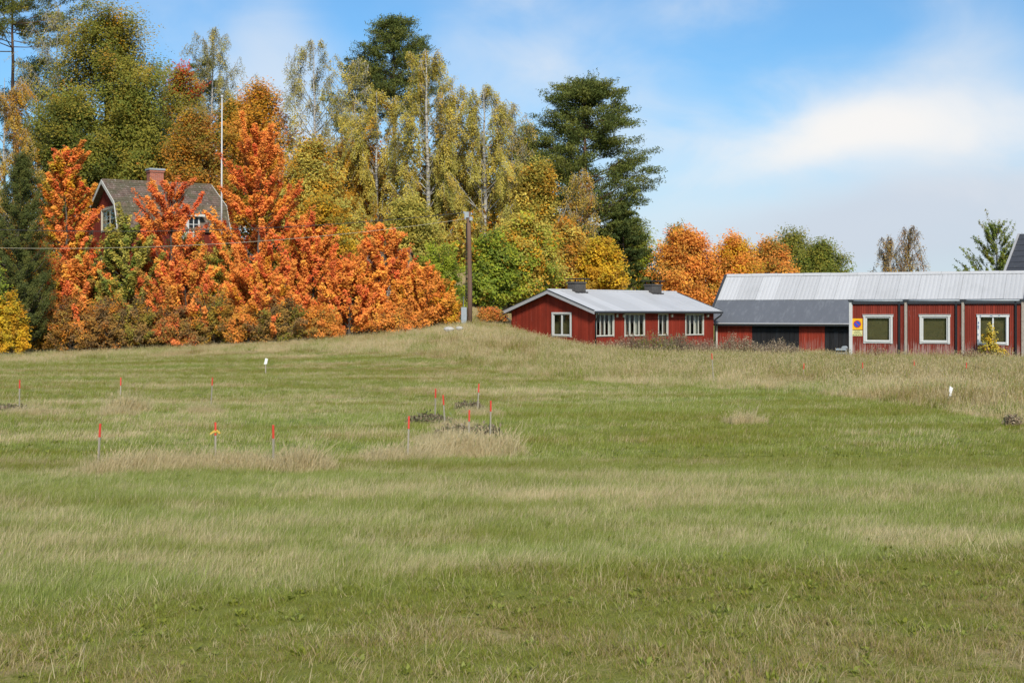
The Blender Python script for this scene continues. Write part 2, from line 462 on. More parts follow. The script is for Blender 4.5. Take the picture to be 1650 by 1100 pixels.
M['sign_red'] = mat_plain('sign_red', (.40, .02, .03), .4, .05, 4)
M['sign_blue'] = mat_plain('sign_blue', (.02, .08, .50), .4, .05, 4)
M['sign_ink'] = mat_plain('sign_ink', (.05, .10, .06), .5, .05, 4)
M['room'] = mat_plain('reflection_tinted_room', (.085, .072, .030), .9, .4, 2)  # lining colour carries the olive-brown reflection of the panes
M['curtain'] = mat_plain('pale_curtain', (.50, .47, .42), .9, .12, 3, streak=(14, 14, 1))
M['curtain2'] = mat_plain('brown_curtain', (.16, .12, .10), .9, .3, 3, streak=(14, 14, 1))
M['wire'] = mat_plain('wire_dark', (.03, .03, .03), .5, .1, 3)
M['wire_pale'] = mat_plain('wire_pale', (.34, .31, .22), .4, .1, 3)
M['bark'] = mat_bark('grey_brown_bark', (.045, .036, .028), (.13, .11, .09))
M['bark_pine'] = mat_bark('pine_bark', (.06, .04, .028), (.17, .10, .065))
M['bark_pale'] = mat_bark('pale_aspen_bark', (.22, .20, .16), (.42, .39, .32))
M['birch'] = mat_birch()
M['leaf'] = mat_leaf()
M['needle'] = mat_leaf('needle', .12, .6)
M['grass'] = mat_grass('grass_blades')


def mat_glass(name, tint, ref=.9):
    m, t, b = mat(name)
    b.inputs['Base Color'].default_value = (*tint, 1); b.inputs['Roughness'].default_value = .04
    tr = t.node('ShaderNodeBsdfTransparent'); tr.inputs[0].default_value = (.9, .92, .9, 1)
    gl = t.node('ShaderNodeBsdfGlossy'); gl.inputs['Roughness'].default_value = .03
    fr = t.node('ShaderNodeLayerWeight'); fr.inputs[0].default_value = .5
    mx = t.node('ShaderNodeMixShader'); t.put(mx.inputs[0], t.math('ADD', t.math('MULTIPLY', t.math('POWER', fr.outputs['Facing'], 5), .8 * ref), .04))
    t.link(tr.outputs[0], mx.inputs[1]); t.link(gl.outputs[0], mx.inputs[2])
    t.link(mx.outputs[0], t.n['Material Output'].inputs[0]); return m


M['glass'] = mat_glass('window_glass', (.02, .02, .02))


def mat_brick():
    m, t, b = mat('chimney_brick'); co = objco(t)
    br = t.node('ShaderNodeTexBrick'); br.inputs['Scale'].default_value = 1
    sp = t.node('ShaderNodeSeparateXYZ'); t.link(co, sp.inputs[0])
    cb = t.node('ShaderNodeCombineXYZ'); t.put(cb.inputs[0], t.math('ADD', sp.outputs[0], sp.outputs[1])); t.put(cb.inputs[1], sp.outputs[2])
    t.link(cb.outputs[0], br.inputs['Vector'])
    br.inputs['Brick Width'].default_value = .25; br.inputs['Row Height'].default_value = .075; br.inputs['Mortar Size'].default_value = .008
    br.inputs['Color1'].default_value = (.42, .11, .055, 1); br.inputs['Color2'].default_value = (.30, .075, .04, 1); br.inputs['Mortar'].default_value = (.35, .25, .2, 1)
    t.put(b.inputs['Base Color'], br.outputs[0]); b.inputs['Roughness'].default_value = .9; return m


M['brick'] = mat_brick()


def mat_tiles():
    m, t, b = mat('mossy_roof_tile'); co = objco(t); vv = attr(t, 'v')
    c = t.mix(vv, (.10, .066, .048), (.19, .13, .10))
    n = t.noise(co, 1.3, 5, .6); n2 = t.noise(co, 7, 4, .7)
    c = t.mix(t.math('MULTIPLY', t.smooth(n, .40, .62), .75), c, (.085, .08, .04))
    c = t.mix(t.math('MULTIPLY', t.smooth(n2, .60, .68), .7), c, (.52, .50, .45))
    t.put(b.inputs['Base Color'], c); b.inputs['Roughness'].default_value = .95; return m


M['tile'] = mat_tiles()

# ------------------------------------------------------------------ the ground: one sheet to the horizon
def axis(dense_lo, dense_hi, step, lo, hi, n):
    d = np.arange(dense_lo, dense_hi + step / 2, step)
    a = dense_lo - np.geomspace(step * 2, dense_lo - lo, n)[::-1]; b = dense_hi + np.geomspace(step * 2, hi - dense_hi, n)
    return np.concatenate([a, d, b])


def make_ground():
    xs = axis(-32, 30, .42, -2500, 2500, 26)
    ys = np.concatenate([-30 + -np.geomspace(2, 1500, 12)[::-1], np.arange(-30, 5, 2.0), np.arange(5, 76, .42), np.arange(76, 150, 2.0), 150 + np.geomspace(3, 3500, 22)])
    Xg, Yg = np.meshgrid(xs, ys); z = ground(Xg, Yg)
    v = np.stack([Xg, Yg, z], -1).reshape(-1, 3)
    nx, ny = len(xs), len(ys); i = np.arange(nx - 1)[None, :] + np.arange(ny - 1)[:, None] * nx
    f = np.stack([i, i + 1, i + nx + 1, i + nx], -1).reshape(-1, 4)
    dry, hue, _, _, _ = fields(Xg.ravel(), Yg.ravel())
    me = np_mesh('meadow_ground', v, f, {'dry': ('FLOAT', dry), 'hue': ('FLOAT', hue)}, smooth=True)
    o = link_mesh('meadow_ground', me, mat_ground()); o['kind'] = 'structure'
    tag(o, 'grass covered meadow ground running up to the red buildings', None)


make_ground()


# ------------------------------------------------------------------ grass
def tuft(rng, n, h, w, spread, lean=.35, wind=.25, curve=.5, hv=.35, seeds=0, flat=0.0):
    """n blades round the origin; returns verts, faces(tri), attributes v,w,tip"""
    V = []; F = []; A = []; B = []; T = []
    for k in range(n):
        r = spread * math.sqrt(rng.random()); a = rng.random() * 2 * PI
        bx, by = r * math.cos(a), r * math.sin(a)
        hh = h * (1 - hv + 2 * hv * rng.random() * rng.random() * 1.3)
        az = rng.random() * 2 * PI; ln = lean * (rng.random() ** .7) + flat
        dx, dy = math.cos(az) * ln + wind, math.sin(az) * ln
        f = rng.random() * PI; wx, wy = math.cos(f) * w * .5, math.sin(f) * w * .5
        q = rng.random() * .8 + .6; wx *= q; wy *= q
        b = len(V); vv = rng.random(); ww = rng.random()
        for s, wd in ((0, 1), (.5, .8), (1, 0.06)):
            cx = bx + dx * hh * (s * (1 - curve) + curve * s * s); cy = by + dy * hh * (s * (1 - curve) + curve * s * s)
            cz = hh * (s - .25 * curve * s * s * (abs(dx) + abs(dy))) - .01
            if wd > .1:
                V += [(cx - wx * wd, cy - wy * wd, cz), (cx + wx * wd, cy + wy * wd, cz)]; A += [vv] * 2; B += [ww] * 2; T += [s] * 2
            else:
                V += [(cx, cy, cz)]; A += [vv]; B += [ww]; T += [s]
        F += [(b, b + 1, b + 3), (b, b + 3, b + 2), (b + 2, b + 3, b + 4)]
        if k < seeds:
            b = len(V); L = h * .20; sw = w * 1.05
            p = (cx, cy, cz)
            V += [(p[0], p[1], p[2] - L * .6), (p[0] - sw, p[1], p[2]), (p[0] + sw, p[1], p[2]), (p[0] + dx * L, p[1] + dy * L, p[2] + L * .6)]
            A += [0.0] * 4; B += [.9] * 4; T += [1] * 4
            F += [(b, b + 1, b + 2), (b + 1, b + 3, b + 2)]
    return V, F, A, B, T


def leafy(rng, n, L, w, up=.5):
    """low rosette of broad leaves"""
    V = []; F = []; A = []; B = []; T = []
    for k in range(n):
        a = rng.random() * 2 * PI; e = up * (.4 + rng.random()); l = L * (.6 + .7 * rng.random()); ww = w * (.7 + .6 * rng.random())
        ox, oy = (rng.random() - .5) * .06, (rng.random() - .5) * .06
        c, s = math.cos(a), math.sin(a); b = len(V); u2 = rng.random()
        for t, wd in ((0, .15), (.5, 1), (1, 0)):
            x, y, z = ox + c * l * t, oy + s * l * t, l * (e * t - .45 * t * t) + .005
            if wd: V += [(x - s * ww * wd * .5, y + c * ww * wd * .5, z), (x + s * ww * wd * .5, y - c * ww * wd * .5, z)]; A += [.97] * 2; B += [u2 * .5] * 2; T += [0] * 2
            else: V += [(x, y, z)]; A += [.97]; B += [u2 * .5]; T += [0]
        F += [(b, b + 1, b + 3), (b, b + 3, b + 2), (b + 2, b + 3, b + 4)]
    return V, F, A, B, T


def tuft_object(name, data):
    V, F, A, B, T = data
    me = np_mesh(name, V, F, {'v': ('FLOAT', A), 'w': ('FLOAT', B), 'tip': ('FLOAT', T)})
    me.materials.append(M['grass'])
    return bpy.data.objects.new(name, me)       # only a source shape for the node tree below, linked nowhere


def scatter(name, sources, pts, label, cat):
    """pts: dict with co (n,3), rot (n,3), scl (n,3), idx (n,), dry, hue"""
    n = len(pts['co']); me = bpy.data.meshes.new(name); me.vertices.add(n)
    me.vertices.foreach_set('co', pts['co'].astype(np.float32).ravel())
    for k, ty in (('rot', 'FLOAT_VECTOR'), ('scl', 'FLOAT_VECTOR'), ('dry', 'FLOAT'), ('hue', 'FLOAT')):
        a = me.attributes.new(k, ty, 'POINT'); a.data.foreach_set('vector' if ty != 'FLOAT' else 'value', pts[k].astype(np.float32).ravel())
    a = me.attributes.new('idx', 'INT', 'POINT'); a.data.foreach_set('value', pts['idx'].astype(np.int32))
    me.materials.append(M['grass'])
    o = bpy.data.objects.new(name, me); C.objects.link(o); tag(o, label, cat, kind='stuff')
    ng = bpy.data.node_groups.new(name + '_nodes', 'GeometryNodeTree')
    ng.interface.new_socket('Geometry', in_out='INPUT', socket_type='NodeSocketGeometry')
    ng.interface.new_socket('Geometry', in_out='OUTPUT', socket_type='NodeSocketGeometry')
    N = ng.nodes; L = ng.links
    gi = N.new('NodeGroupInput'); go = N.new('NodeGroupOutput'); iop = N.new('GeometryNodeInstanceOnPoints')
    g2i = N.new('GeometryNodeGeometryToInstance')
    for s in sources[::-1]:
        oi = N.new('GeometryNodeObjectInfo'); oi.inputs['Object'].default_value = s; oi.inputs['As Instance'].default_value = True
        L.new(oi.outputs['Geometry'], g2i.inputs[0])
    def na(nm, ty):
        x = N.new('GeometryNodeInputNamedAttribute'); x.data_type = ty; x.inputs['Name'].default_value = nm
        return x.outputs['Attribute']
    L.new(gi.outputs[0], iop.inputs['Points']); L.new(g2i.outputs[0], iop.inputs['Instance'])
    iop.inputs['Pick Instance'].default_value = True
    L.new(na('idx', 'INT'), iop.inputs['Instance Index'])
    e2r = N.new('FunctionNodeEulerToRotation'); L.new(na('rot', 'FLOAT_VECTOR'), e2r.inputs[0]); L.new(e2r.outputs[0], iop.inputs['Rotation'])
    L.new(na('scl', 'FLOAT_VECTOR'), iop.inputs['Scale'])
    L.new(iop.outputs[0], go.inputs[0])
    md = o.modifiers.new('scatter', 'NODES'); md.node_group = ng
    return o


# footprints where no grass stands: (origin x, y, rotation, length, depth)
FOOT = [(4.15, 72, 48.2, 10.8, 5.6), (16.17, 68, -25.5, 10.6, 6.0), (11.45, 80.8, -25.5, 17, 7), (-20.2, 85.2, 31.5, 6, 6.6)]


def free(x, y):
    ok = np.ones(len(x), bool)
    for ox, oy, r, L_, D_ in FOOT:
        c, s = math.cos(R(r)), math.sin(R(r)); lx = (x - ox) * c + (y - oy) * s; ly = -(x - ox) * s + (y - oy) * c
        ok &= ~((lx > -.05) & (lx < L_ + .05) & (ly > -.05) & (ly < D_ + .05))
    return ok


def wedge(rng, y0, y1, dens, pad=2.0):
    area_n = int(dens * ((y1 ** 2 - y0 ** 2) * .385 + 2 * pad * (y1 - y0)))
    y = np.sqrt(rng.random(area_n) * (y1 ** 2 - y0 ** 2) + y0 ** 2)
    x = (rng.random(area_n) * 2 - 1) * (.385 * y + pad); k = free(x, y); return x[k], y[k]


def near_mask(x, y):
    yb = 11.6 + .33 * x + (fbm(x / 1.5, y / 1.5, 51) - .5) * 2.2
    return y < yb + .1 + (vnoise(x * 9, y * 9, 3) - .5) * .8


def make_grass():
    r = random.Random(5); rng = np.random.default_rng(5)
    short = [tuft_object('short_tuft', tuft(r, 56, 1.0, .055, 2.1, 1.0, .15, .6, .6)) for _ in range(3)] + \
            [tuft_object('short_dense_tuft', tuft(r, 40, 1.0, .09, 1.8, 1.3, .1, .6, .6)) for _ in range(2)]
    # unit-height tufts: scaled by the height wanted
    fine = [tuft_object('fine_tuft', tuft(r, 50, 1.0, .030, 1.35, .6, .42, .6, .55)) for _ in range(4)]
    farb = [tuft_object('coarse_tuft', tuft(r, 40, 1.0, .07, 2.0, .5, .3, .5, .5)) for _ in range(3)]
    tall = [tuft_object('tall_tuft', tuft(r, 40, 1.0, .028, .6, .55, .16, .6, .6, seeds=6)) for _ in range(4)]
    tallf = [tuft_object('tall_coarse_tuft', tuft(r, 40, 1.0, .042, .95, .5, .14, .55, .6, seeds=6)) for _ in range(4)]
    ros = [tuft_object('rosette', leafy(r, 9, .055, .022, .8)) for _ in range(2)] + [tuft_object('clover', leafy(r, 14, .028, .02, 1.6))]

    def pack(x, y, h, dry, hue, nvar, first=0, hj=.3, xy=1.0, tilt=.15, z0=0.0):
        n = len(x); z = ground(x, y) + z0
        s = h * (1 - hj + 2 * hj * rng.random(n)); sxy = h * xy * (.85 + .3 * rng.random(n))
        # the wind leans all blades one way, so tufts turn only a little
        rot = np.stack([(rng.random(n) - .5) * tilt, (rng.random(n) - .5) * tilt, (rng.random(n) - .5) * 2.4], -1)
        return dict(co=np.stack([x, y, z], -1), rot=rot, scl=np.stack([sxy, sxy, s], -1),
                    idx=first + rng.integers(0, nvar, n), dry=np.clip(dry + (rng.random(n) - .5) * .35, .02, 1.2), hue=np.clip(hue + (rng.random(n) - .5) * .5, 0, 1))

    # near and middle field
    x, y = wedge(rng, 5.5, 21, 130); dry, hue, h, tl, cm = fields(x, y)
    ns = fbm(x / .45, y / .35, 91, 3)
    k = near_mask(x, y)
    scatter('short_meadow_grass', short, pack(x[k], y[k], h[k] * (.55 + .9 * ns[k]), dry[k], hue[k], 5, hj=.45), 'short olive and brown mown grass in the foreground', 'grass')
    kk = ~k & (ns > .3)
    x1, y1 = wedge(rng, 9, 21, 60); d1, h1, g1, _, _ = fields(x1, y1); q = ~near_mask(x1, y1)
    X2 = np.concatenate([x[kk], x1[q]]); Y2 = np.concatenate([y[kk], y1[q]]); D2 = np.concatenate([dry[kk], d1[q]]); H2 = np.concatenate([hue[kk], h1[q]]); G2 = np.concatenate([h[kk], g1[q]])
    scatter('fine_meadow_grass', fine, pack(X2, Y2, G2, D2, H2, 4), 'pale green and straw coloured fine grass across the middle of the meadow', 'grass')
    # some long fine straws standing out of the mown part
    x, y = wedge(rng, 6, 15, 5); dry, hue, h, tl, cm = fields(x, y); k = near_mask(x, y) & (fbm(x / .9, y / .7, 93) > .48)
    scatter('straw_wisps', fine, pack(x[k], y[k], np.full(k.sum(), .12), dry[k] + .1, hue[k] * .6, 4, hj=.4, tilt=.5), 'thin straw wisps standing out of the mown foreground grass', 'grass')
    x, y = wedge(rng, 5.5, 24, 14); k = fbm(x / .8, y / .6, 95) > .50; x, y = x[k], y[k]; n = len(x)
    p = pack(x, y, np.ones(n), np.zeros(n), .4 + .6 * rng.random(n), 3, hj=.25); p['rot'][:, 2] *= 2.6; p['dry'][:] = .02
    scatter('broad_leaved_weeds', ros, p, 'low broad green weed leaves scattered through the foreground grass', 'weeds')
    # far field
    x, y = wedge(rng, 20, 62, 36, 3); dry, hue, h, tl, cm = fields(x, y); k = tl < .5
    k2 = rng.random(len(x)) < np.where(y < 35, 1.0, .6); k &= k2
    h = h * np.where(y < 27, 1.0, 1.05)
    scatter('far_meadow_grass', farb, pack(x[k], y[k], h[k] * .92, dry[k], hue[k], 3), 'streaky green and straw grass in the far half of the meadow', 'grass')
    # tall dry border
    x, y = wedge(rng, 17, 80, 15, 4); dry, hue, h, tl, cm = fields(x, y); k = (tl > .5) & ~((x < -2) & (y > 77))
    scatter('tall_dry_grass', tallf, pack(x[k], y[k], h[k], dry[k], hue[k], 4, hj=.38), 'tall dry tan grass bordering the meadow before the buildings and hedge', 'grass')
    # clumps round the stakes
    xs = []; ys = []; hs = []
    for cx, cy, a, b, h in CL:
        n = int(95 * a * b * 4) + 12
        ang = rng.random(n) * 2 * PI; rr = np.sqrt(rng.random(n)) * (1 + .25 * rng.random(n))
        xs.append(cx + a * rr * np.cos(ang)); ys.append(cy + b * rr * np.sin(ang)); hs.append(h * (1.12 - .55 * rr) * (.8 + .4 * rng.random(n)))
    x = np.concatenate(xs); y = np.concatenate(ys); h = np.concatenate(hs); n = len(x)
    scatter('stake_side_grass', tall, pack(x, y, h, np.full(n, .9), np.full(n, .35), 4, xy=1.2), 'unmown pale dry grass clumps left standing round the survey stakes', 'grass')
    # green undergrowth in the border by the barn
    x, y = wedge(rng, 46, 68, 11, 2); _, _, _, tl, _ = fields(x, y); k = (tl > .5) & (x > 1) & (fbm(x / 2, y / 1.3, 97) > .46); n = k.sum()
    scatter('green_border_grass', tallf, pack(x[k], y[k], np.full(n, .30), np.full(n, .15), np.full(n, .6), 4), 'green weedy grass growing in the dry border below the barn', 'grass')


make_grass()


# ------------------------------------------------------------------ buildings
class Fac:
    """a wall plane of a building in local coordinates: (a along, d outwards, z)"""
    def __init__(s, kind, L, D): s.k = kind; s.L = L; s.D = D
    def __call__(s, p):
        a, d, z = p
        return {'front': (a, -d, z), 'back': (a, s.D + d, z), 'left': (-d, a, z), 'right': (s.L + d, a, z)}[s.k]


def board_wall(name, fac, a0, a1, z0, top, holes, material, parent, pitch=.12, gap=.006, batten=.0, thick=.03, seed=1):
    """top: function a -> height. holes: (a0,a1,z0,z1). Boards one by one, split over openings."""
    rnd = random.Random(seed); m = MB(fac); n = max(1, round((a1 - a0) / pitch)); w = (a1 - a0) / n
    for i in range(n):
        p, q = a0 + i * w + gap / 2, a0 + (i + 1) * w - gap / 2; m.val = rnd.random(); d = rnd.random() * .004
        spans = [(z0, None)]
        for h0, h1, hz0, hz1 in sorted(holes, key=lambda h: h[2]):
            if p < h1 - .01 and q > h0 + .01:
                lo = spans.pop()[0]; spans += [(lo, hz0), (hz1, None)]
        for lo, hi in spans:
            if hi is None: m.box(p, q, -thick, d, lo, top(p), top(q))
            elif hi - lo > .01: m.box(p, q, -thick, d, lo, hi)
        if batten:
            c = q + gap / 2; m.val = rnd.random()
            cov = [h for h in holes if c + batten / 2 > h[0] and c - batten / 2 < h[1]]
            lo = z0
            for h in sorted(cov, key=lambda h: h[2]): m.box(c - batten / 2, c + batten / 2, d, .018, lo, h[2]); lo = h[3]
            if i < n - 1: m.box(c - batten / 2, c + batten / 2, d, .018, lo, min(top(c - batten / 2), top(c + batten / 2)) - .002)
    return m.build(name, material, parent, kind='stuff')


def window(parent, fac, a0, a1, z0, z1, sashes=1, bars=0, mats='old_white', casing=.075, curtain=None, label=None, head=False, extra=None, sash_w=.045):
    """casing with sill > sash, pane, curtain; the opening is real"""
    w = MB(fac); c = casing
    w.box(a0, a0 + c, .0, .04, z0, z1 - c); w.box(a1 - c, a1, .0, .04, z0, z1 - c); w.box(a0 - (.03 if head else 0), a1 + (.03 if head else 0), .0, .046, z1 - c, z1)
    w.box(a0 + c, a1 - c, .0, .038, z0 + .02, z0 + c * .8)
    if head: w.box(a0 - .045, a1 + .045, .0, .075, z1 + .001, z1 + .02)
    fr = w.build('window', M[mats], parent, bevel=.004)
    if label: fr['label'] = label
    s = MB(fac); s.box(a0 + c * .6, a1 - c * .6, -.03, .065, z0 + c * .8 + .002, z0 + c * .8 + .03); s.build('sill', M[mats], fr)
    b0, b1, y0, y1 = a0 + c, a1 - c, z0 + c * .8 + .03, z1 - c; n = sashes; sw = (b1 - b0) / n
    for i in range(n):
        p, q = b0 + i * sw + .003, b0 + (i + 1) * sw - .003; m = MB(fac); k = sash_w
        m.box(p, p + k, -.045, -.005, y0, y1); m.box(q - k, q, -.045, -.005, y0, y1); m.box(p + k, q - k, -.045, -.005, y0, y0 + k); m.box(p + k, q - k, -.045, -.005, y1 - k, y1)
        for j in range(1, bars + 1):
            zz = y0 + (y1 - y0) * j / (bars + 1); m.box(p + k, q - k, -.035, -.015, zz - .012, zz + .012)
        m.build('sash', M[mats], fr)
        g = MB(fac); g.box(p + k, q - k, -.03, -.024, y0 + k, y1 - k); g.build('pane', M['glass'], fr)
        if curtain:
            for (f0, f1, cm) in curtain[i % len(curtain)]:
                g = MB(fac); st = 9; w0 = p + (q - p) * f0; w1 = p + (q - p) * f1
                for t in range(st):
                    e0, e1 = w0 + (w1 - w0) * t / st, w0 + (w1 - w0) * (t + 1) / st; dd = .02 if t % 2 else 0
                    g.hexa([(e0, -.13 - dd, y0 - .02), (e1, -.13 - .02 + dd, y0 - .02), (e1, -.14 - .02 + dd, y0 - .02), (e0, -.14 - dd, y0 - .02),
                            (e0, -.13 - dd, y1), (e1, -.13 - .02 + dd, y1), (e1, -.14 - .02 + dd, y1), (e0, -.14 - dd, y1)])
                g.build('curtain', M[cm], fr)
    return fr


def room(parent, fac, a0, a1, z0, z1, deep=1.2):
    refl = deep < .5
    """inner lining behind a window; shallow ones stand in for the pane reflection"""
    m = MB(fac); e = .12
    m.box(a0 - e, a1 + e, -deep - .02, -deep, z0 - e, z1 + e); a0 = max(a0, .17); m.box(a0 - e, a0 - e + .02, -deep, -.05, z0 - e, z1 + e); m.box(a1 + e - .02, a1 + e, -deep, -.05, z0 - e, z1 + e)
    m.box(a0 - e + .02, a1 + e - .02, -deep, -.05, z0 - e, z0 - e + .02); m.box(a0 - e + .02, a1 + e - .02, -deep, -.05, z1 + e - .02, z1 + e)
    return m.build('reflection_panel' if refl else 'room_lining', M['pane_reflection' if refl else 'room'], parent)


def along(px, ox, oy, dx, dy):
    """distance along a wall line where the photo's column px meets it"""
    k = px - 825; return (k * oy - ox * 2292) / (2292 * dx - k * dy)


def zz(py, Y): return CAMZ + (502 - py) / 2292 * Y


def corrugated_sheet(f, a0, a1, s0, s1, P, ribs, rib_h, name, material, parent, seed=0, lift=0.0):
    """a roofing sheet lying on the slope: a along the eave, s up the slope; P(a,s,h)->local point"""
    v = []; fc = []; n = ribs * 4
    for i in range(n + 1):
        a = a0 + (a1 - a0) * i / n; h = rib_h * (0, .7, 1, .7)[i % 4] + lift
        if i == n or i == 0: h = rib_h + lift + (.006 if i == n else 0)
        v += [P(a, s0, h), P(a, s1, h)]
    b = len(v)
    for i in range(n): fc.append((2 * i, 2 * i + 2, 2 * i + 3, 2 * i + 1))
    v += [P(a0, s0, -.02), P(a1, s0, -.02), P(a1, s1, -.02), P(a0, s1, -.02)]
    fc += [(b, b + 3, b + 2, b + 1), (b, b + 1, 2 * n, 0), (b + 3, 1, 2 * n + 1, b + 2), (b, 0, 1, b + 3), (b + 1, b + 2, 2 * n + 1, 2 * n)]
    m = MB(); m.val = random.Random(seed).random(); m.add(v, fc); return m.build(name, material, parent)


# ---- 1. low red house
def red_house():
    ox, oy, rot = 4.15, 72.0, 48.2; L, D = 10.8, 5.6; gl = -.15
    ux, uy = math.cos(R(rot)), math.sin(R(rot)); vx, vy = -uy, ux
    h = empty('red_house', (ox, oy, 0), R(rot), 'low red wooden house with pale sheet roof and two dark chimneys beside the tall grass', 'house')
    ze, zr = 2.25, 3.21; F = Fac('front', L, D); G = Fac('left', L, D); Bk = Fac('back', L, D); Rt = Fac('right', L, D)
    def wz(py, a): return zz(py, oy + a * uy)
    W_ = []
    for p0, p1, t, b, n in ((957, 989, 504.5, 543, 4), (1006, 1038.5, 504.5, 542.5, 4), (1060, 1076, 504.5, 541.5, 2), (1104, 1133.5, 505, 541, 4)):
        a0, a1 = along(p0, ox, oy, ux, uy), along(p1, ox, oy, ux, uy); am = (a0 + a1) / 2
        W_.append((max(a0, .12), a1, wz(b, am), min(wz(t, am), ze - .08), n))
    ga0, ga1 = along(921, ox, oy, vx, vy), along(889.5, ox, oy, vx, vy); gm = oy + (ga0 + ga1) / 2 * vy
    gw = (ga0, ga1, zz(543, gm), zz(503, gm))
    slope = (zr - ze) / (D / 2)
    eave = lambda a: ze - .02
    gab = lambda a: ze - .02 + slope * (D / 2 - abs(a - D / 2))
    ins = lambda w: (w[0] + .03, w[1] - .03, w[2] + .02, w[3] - .03)
    board_wall('front_wall', F, 0, L, gl, eave, [ins(w) for w in W_], M['red'], h, .13, .005, .03, seed=3)
    board_wall('gable_wall', G, .002, D - .002, gl, gab, [ins(gw)], M['red'], h, .13, .005, .0, seed=4)
    board_wall('rear_wall', Bk, 0, L, gl, eave, [], M['red'], h, .26, .006, seed=5)
    board_wall('far_gable_wall', Rt, .002, D - .002, gl, gab, [], M['red'], h, .26, .006, seed=6)
    ct = [[(.05, .6, 'curtain')], [(.3, .95, 'curtain2')], [(.1, .7, 'curtain')], [(.25, .95, 'curtain')]]
    for k, (a0, a1, z0, z1, n) in enumerate(W_):
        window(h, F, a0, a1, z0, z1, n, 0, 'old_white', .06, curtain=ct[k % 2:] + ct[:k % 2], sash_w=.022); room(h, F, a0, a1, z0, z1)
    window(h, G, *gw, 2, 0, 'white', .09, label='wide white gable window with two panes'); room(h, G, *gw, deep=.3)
    # corner boards
    m = MB(); m.box(-.03, .09, -.034, -.002, gl, ze - .03); m.build('corner_board', M['red'], h)
    # roof sheets
    ov, og = .32, .34; sl = math.hypot(D / 2, zr - ze); cs, sn = (D / 2) / sl, (zr - ze) / sl; tot = sl + ov
    roof = MB()
    for sgn in (0, 1):
        def P(a, s, hh, sgn=sgn):
            y = -ov * cs + s * cs; z = ze - ov * sn + s * sn + .09
            y -= hh * sn; z += hh * cs
            return (a, y if sgn == 0 else D - y, z)
        m = roof; q = [P(-og, 0, -.03), P(L + og, 0, -.03), P(L + og, tot, -.03), P(-og, tot, -.03)]; q2 = [P(-og, 0, -.09), P(L + og, 0, -.09), P(L + og, tot, -.09), P(-og, tot, -.09)]
        m.hexa(q2 + q)
    ro = roof.build('roof', M['dark_metal'], h)
    for sgn in (0, 1):
        n = 13; w = (L + 2 * og) / n
        for i in range(n):
            def P(a, s, hh, sgn=sgn):
                y = -ov * cs + s * cs; z = ze - ov * sn + s * sn + .09
                y -= hh * sn; z += hh * cs
                return (a, y if sgn == 0 else D - y, z)
            corrugated_sheet(None, -og + i * w + .003, -og + (i + 1) * w - .003, -.03, tot - .02, P, 3, .012, 'roof_sheet', M['roof_white'], ro, seed=i)
    m = MB(); m.tube([(-og, D / 2, zr + .115), (L + og, D / 2, zr + .115)], .06, 8); m.build('ridge_cap', M['roof_white'], ro)
    for a in (-og - .03, L + og):
        for sgn in (0, 1):
            m = MB(); y0, y1 = (-ov * cs, D / 2) if sgn == 0 else (D + ov * cs, D / 2); z0_, z1_ = ze - ov * sn, zr
            m.hexa([(a, y0, z0_ - .08), (a + .03, y0, z0_ - .08), (a + .03, y1, z1_ - .08), (a, y1, z1_ - .08), (a, y0, z0_ + .10), (a + .03, y0, z0_ + .10), (a + .03, y1, z1_ + .10), (a, y1, z1_ + .10)])
            m.build('barge_board', M['grey_edge'], ro)
            m = MB(); m.hexa([(a - .02, y0, z0_ + .102), (a + .06, y0, z0_ + .102), (a + .06, y1, z1_ + .102), (a - .02, y1, z1_ + .102), (a - .02, y0, z0_ + .13), (a + .06, y0, z0_ + .13), (a + .06, y1, z1_ + .13), (a - .02, y1, z1_ + .13)])
            m.build('verge_flashing', M['dark_metal'], ro)
    # gutters and downpipes
    gz_ = ze - ov * sn + .02
    for y in (-ov * cs - .07, D + ov * cs + .07):
        m = MB(); m.tube([(-og, y, gz_), (L + og, y, gz_ - .02)], .06, 8); m.build('gutter', M['dark_metal'], ro)
    def pipe(x, y, tx, ty):
        m = MB(); m.tube([(tx, ty, gz_ - .03), (tx, ty, gz_ - .14), (tx + (x - tx) * .15, ty + (y - ty) * .15, gz_ - .20), (x, y, gz_ - .42), (x, y, gz_ - .5), (x, y, .0)], .042, 8)
        m.build('downpipe', M['black_pipe'], h, smooth=True)
    pipe(.02, -.09, -.1, -ov * cs - .07); pipe(-.09, D + .02, -.2, D + ov * cs + .07); pipe(L + .02, -.09, L + .22, -ov * cs - .07)
    # little vents under the eave
    for px in (993, 1004, 1081.5, 1139.5):
        a = along(px, ox, oy, ux, uy); z = wz(509, a)
        m = MB(F); m.box(a - .06, a + .06, .02, .09, z - .07, z + .07); m.box(a - .07, a + .07, .02, .1, z + .072, z + .09); m.build('wall_vent', M['cream'], h)
    # chimneys
    for p0, p1, pb, pt, cap in ((916.5, 941, 468, 454, 448.5), (1040.5, 1063, 472, 458, 452.2)):
        yr = oy + D / 2 * vy; xr = ox + D / 2 * vx
        a0, a1 = along(p0, xr, yr, ux, uy), along(p1, xr, yr, ux, uy); Y = yr + (a0 + a1) / 2 * uy; w = (a1 - a0) * .34; am = (a0 + a1) / 2
        zt = zz(pt, Y); zc = zz(cap, Y); y0, y1 = D / 2 - .30, D / 2 + .26
        m = MB(); m.box(am - w, am + w, y0, y1, zr - .3, zt - .1); m.box(am - w - .04, am + w + .04, y0 - .04, y1 + .04, zt - .098, zt)
        ch = m.build('chimney', M['chim'], h, bevel=.015)
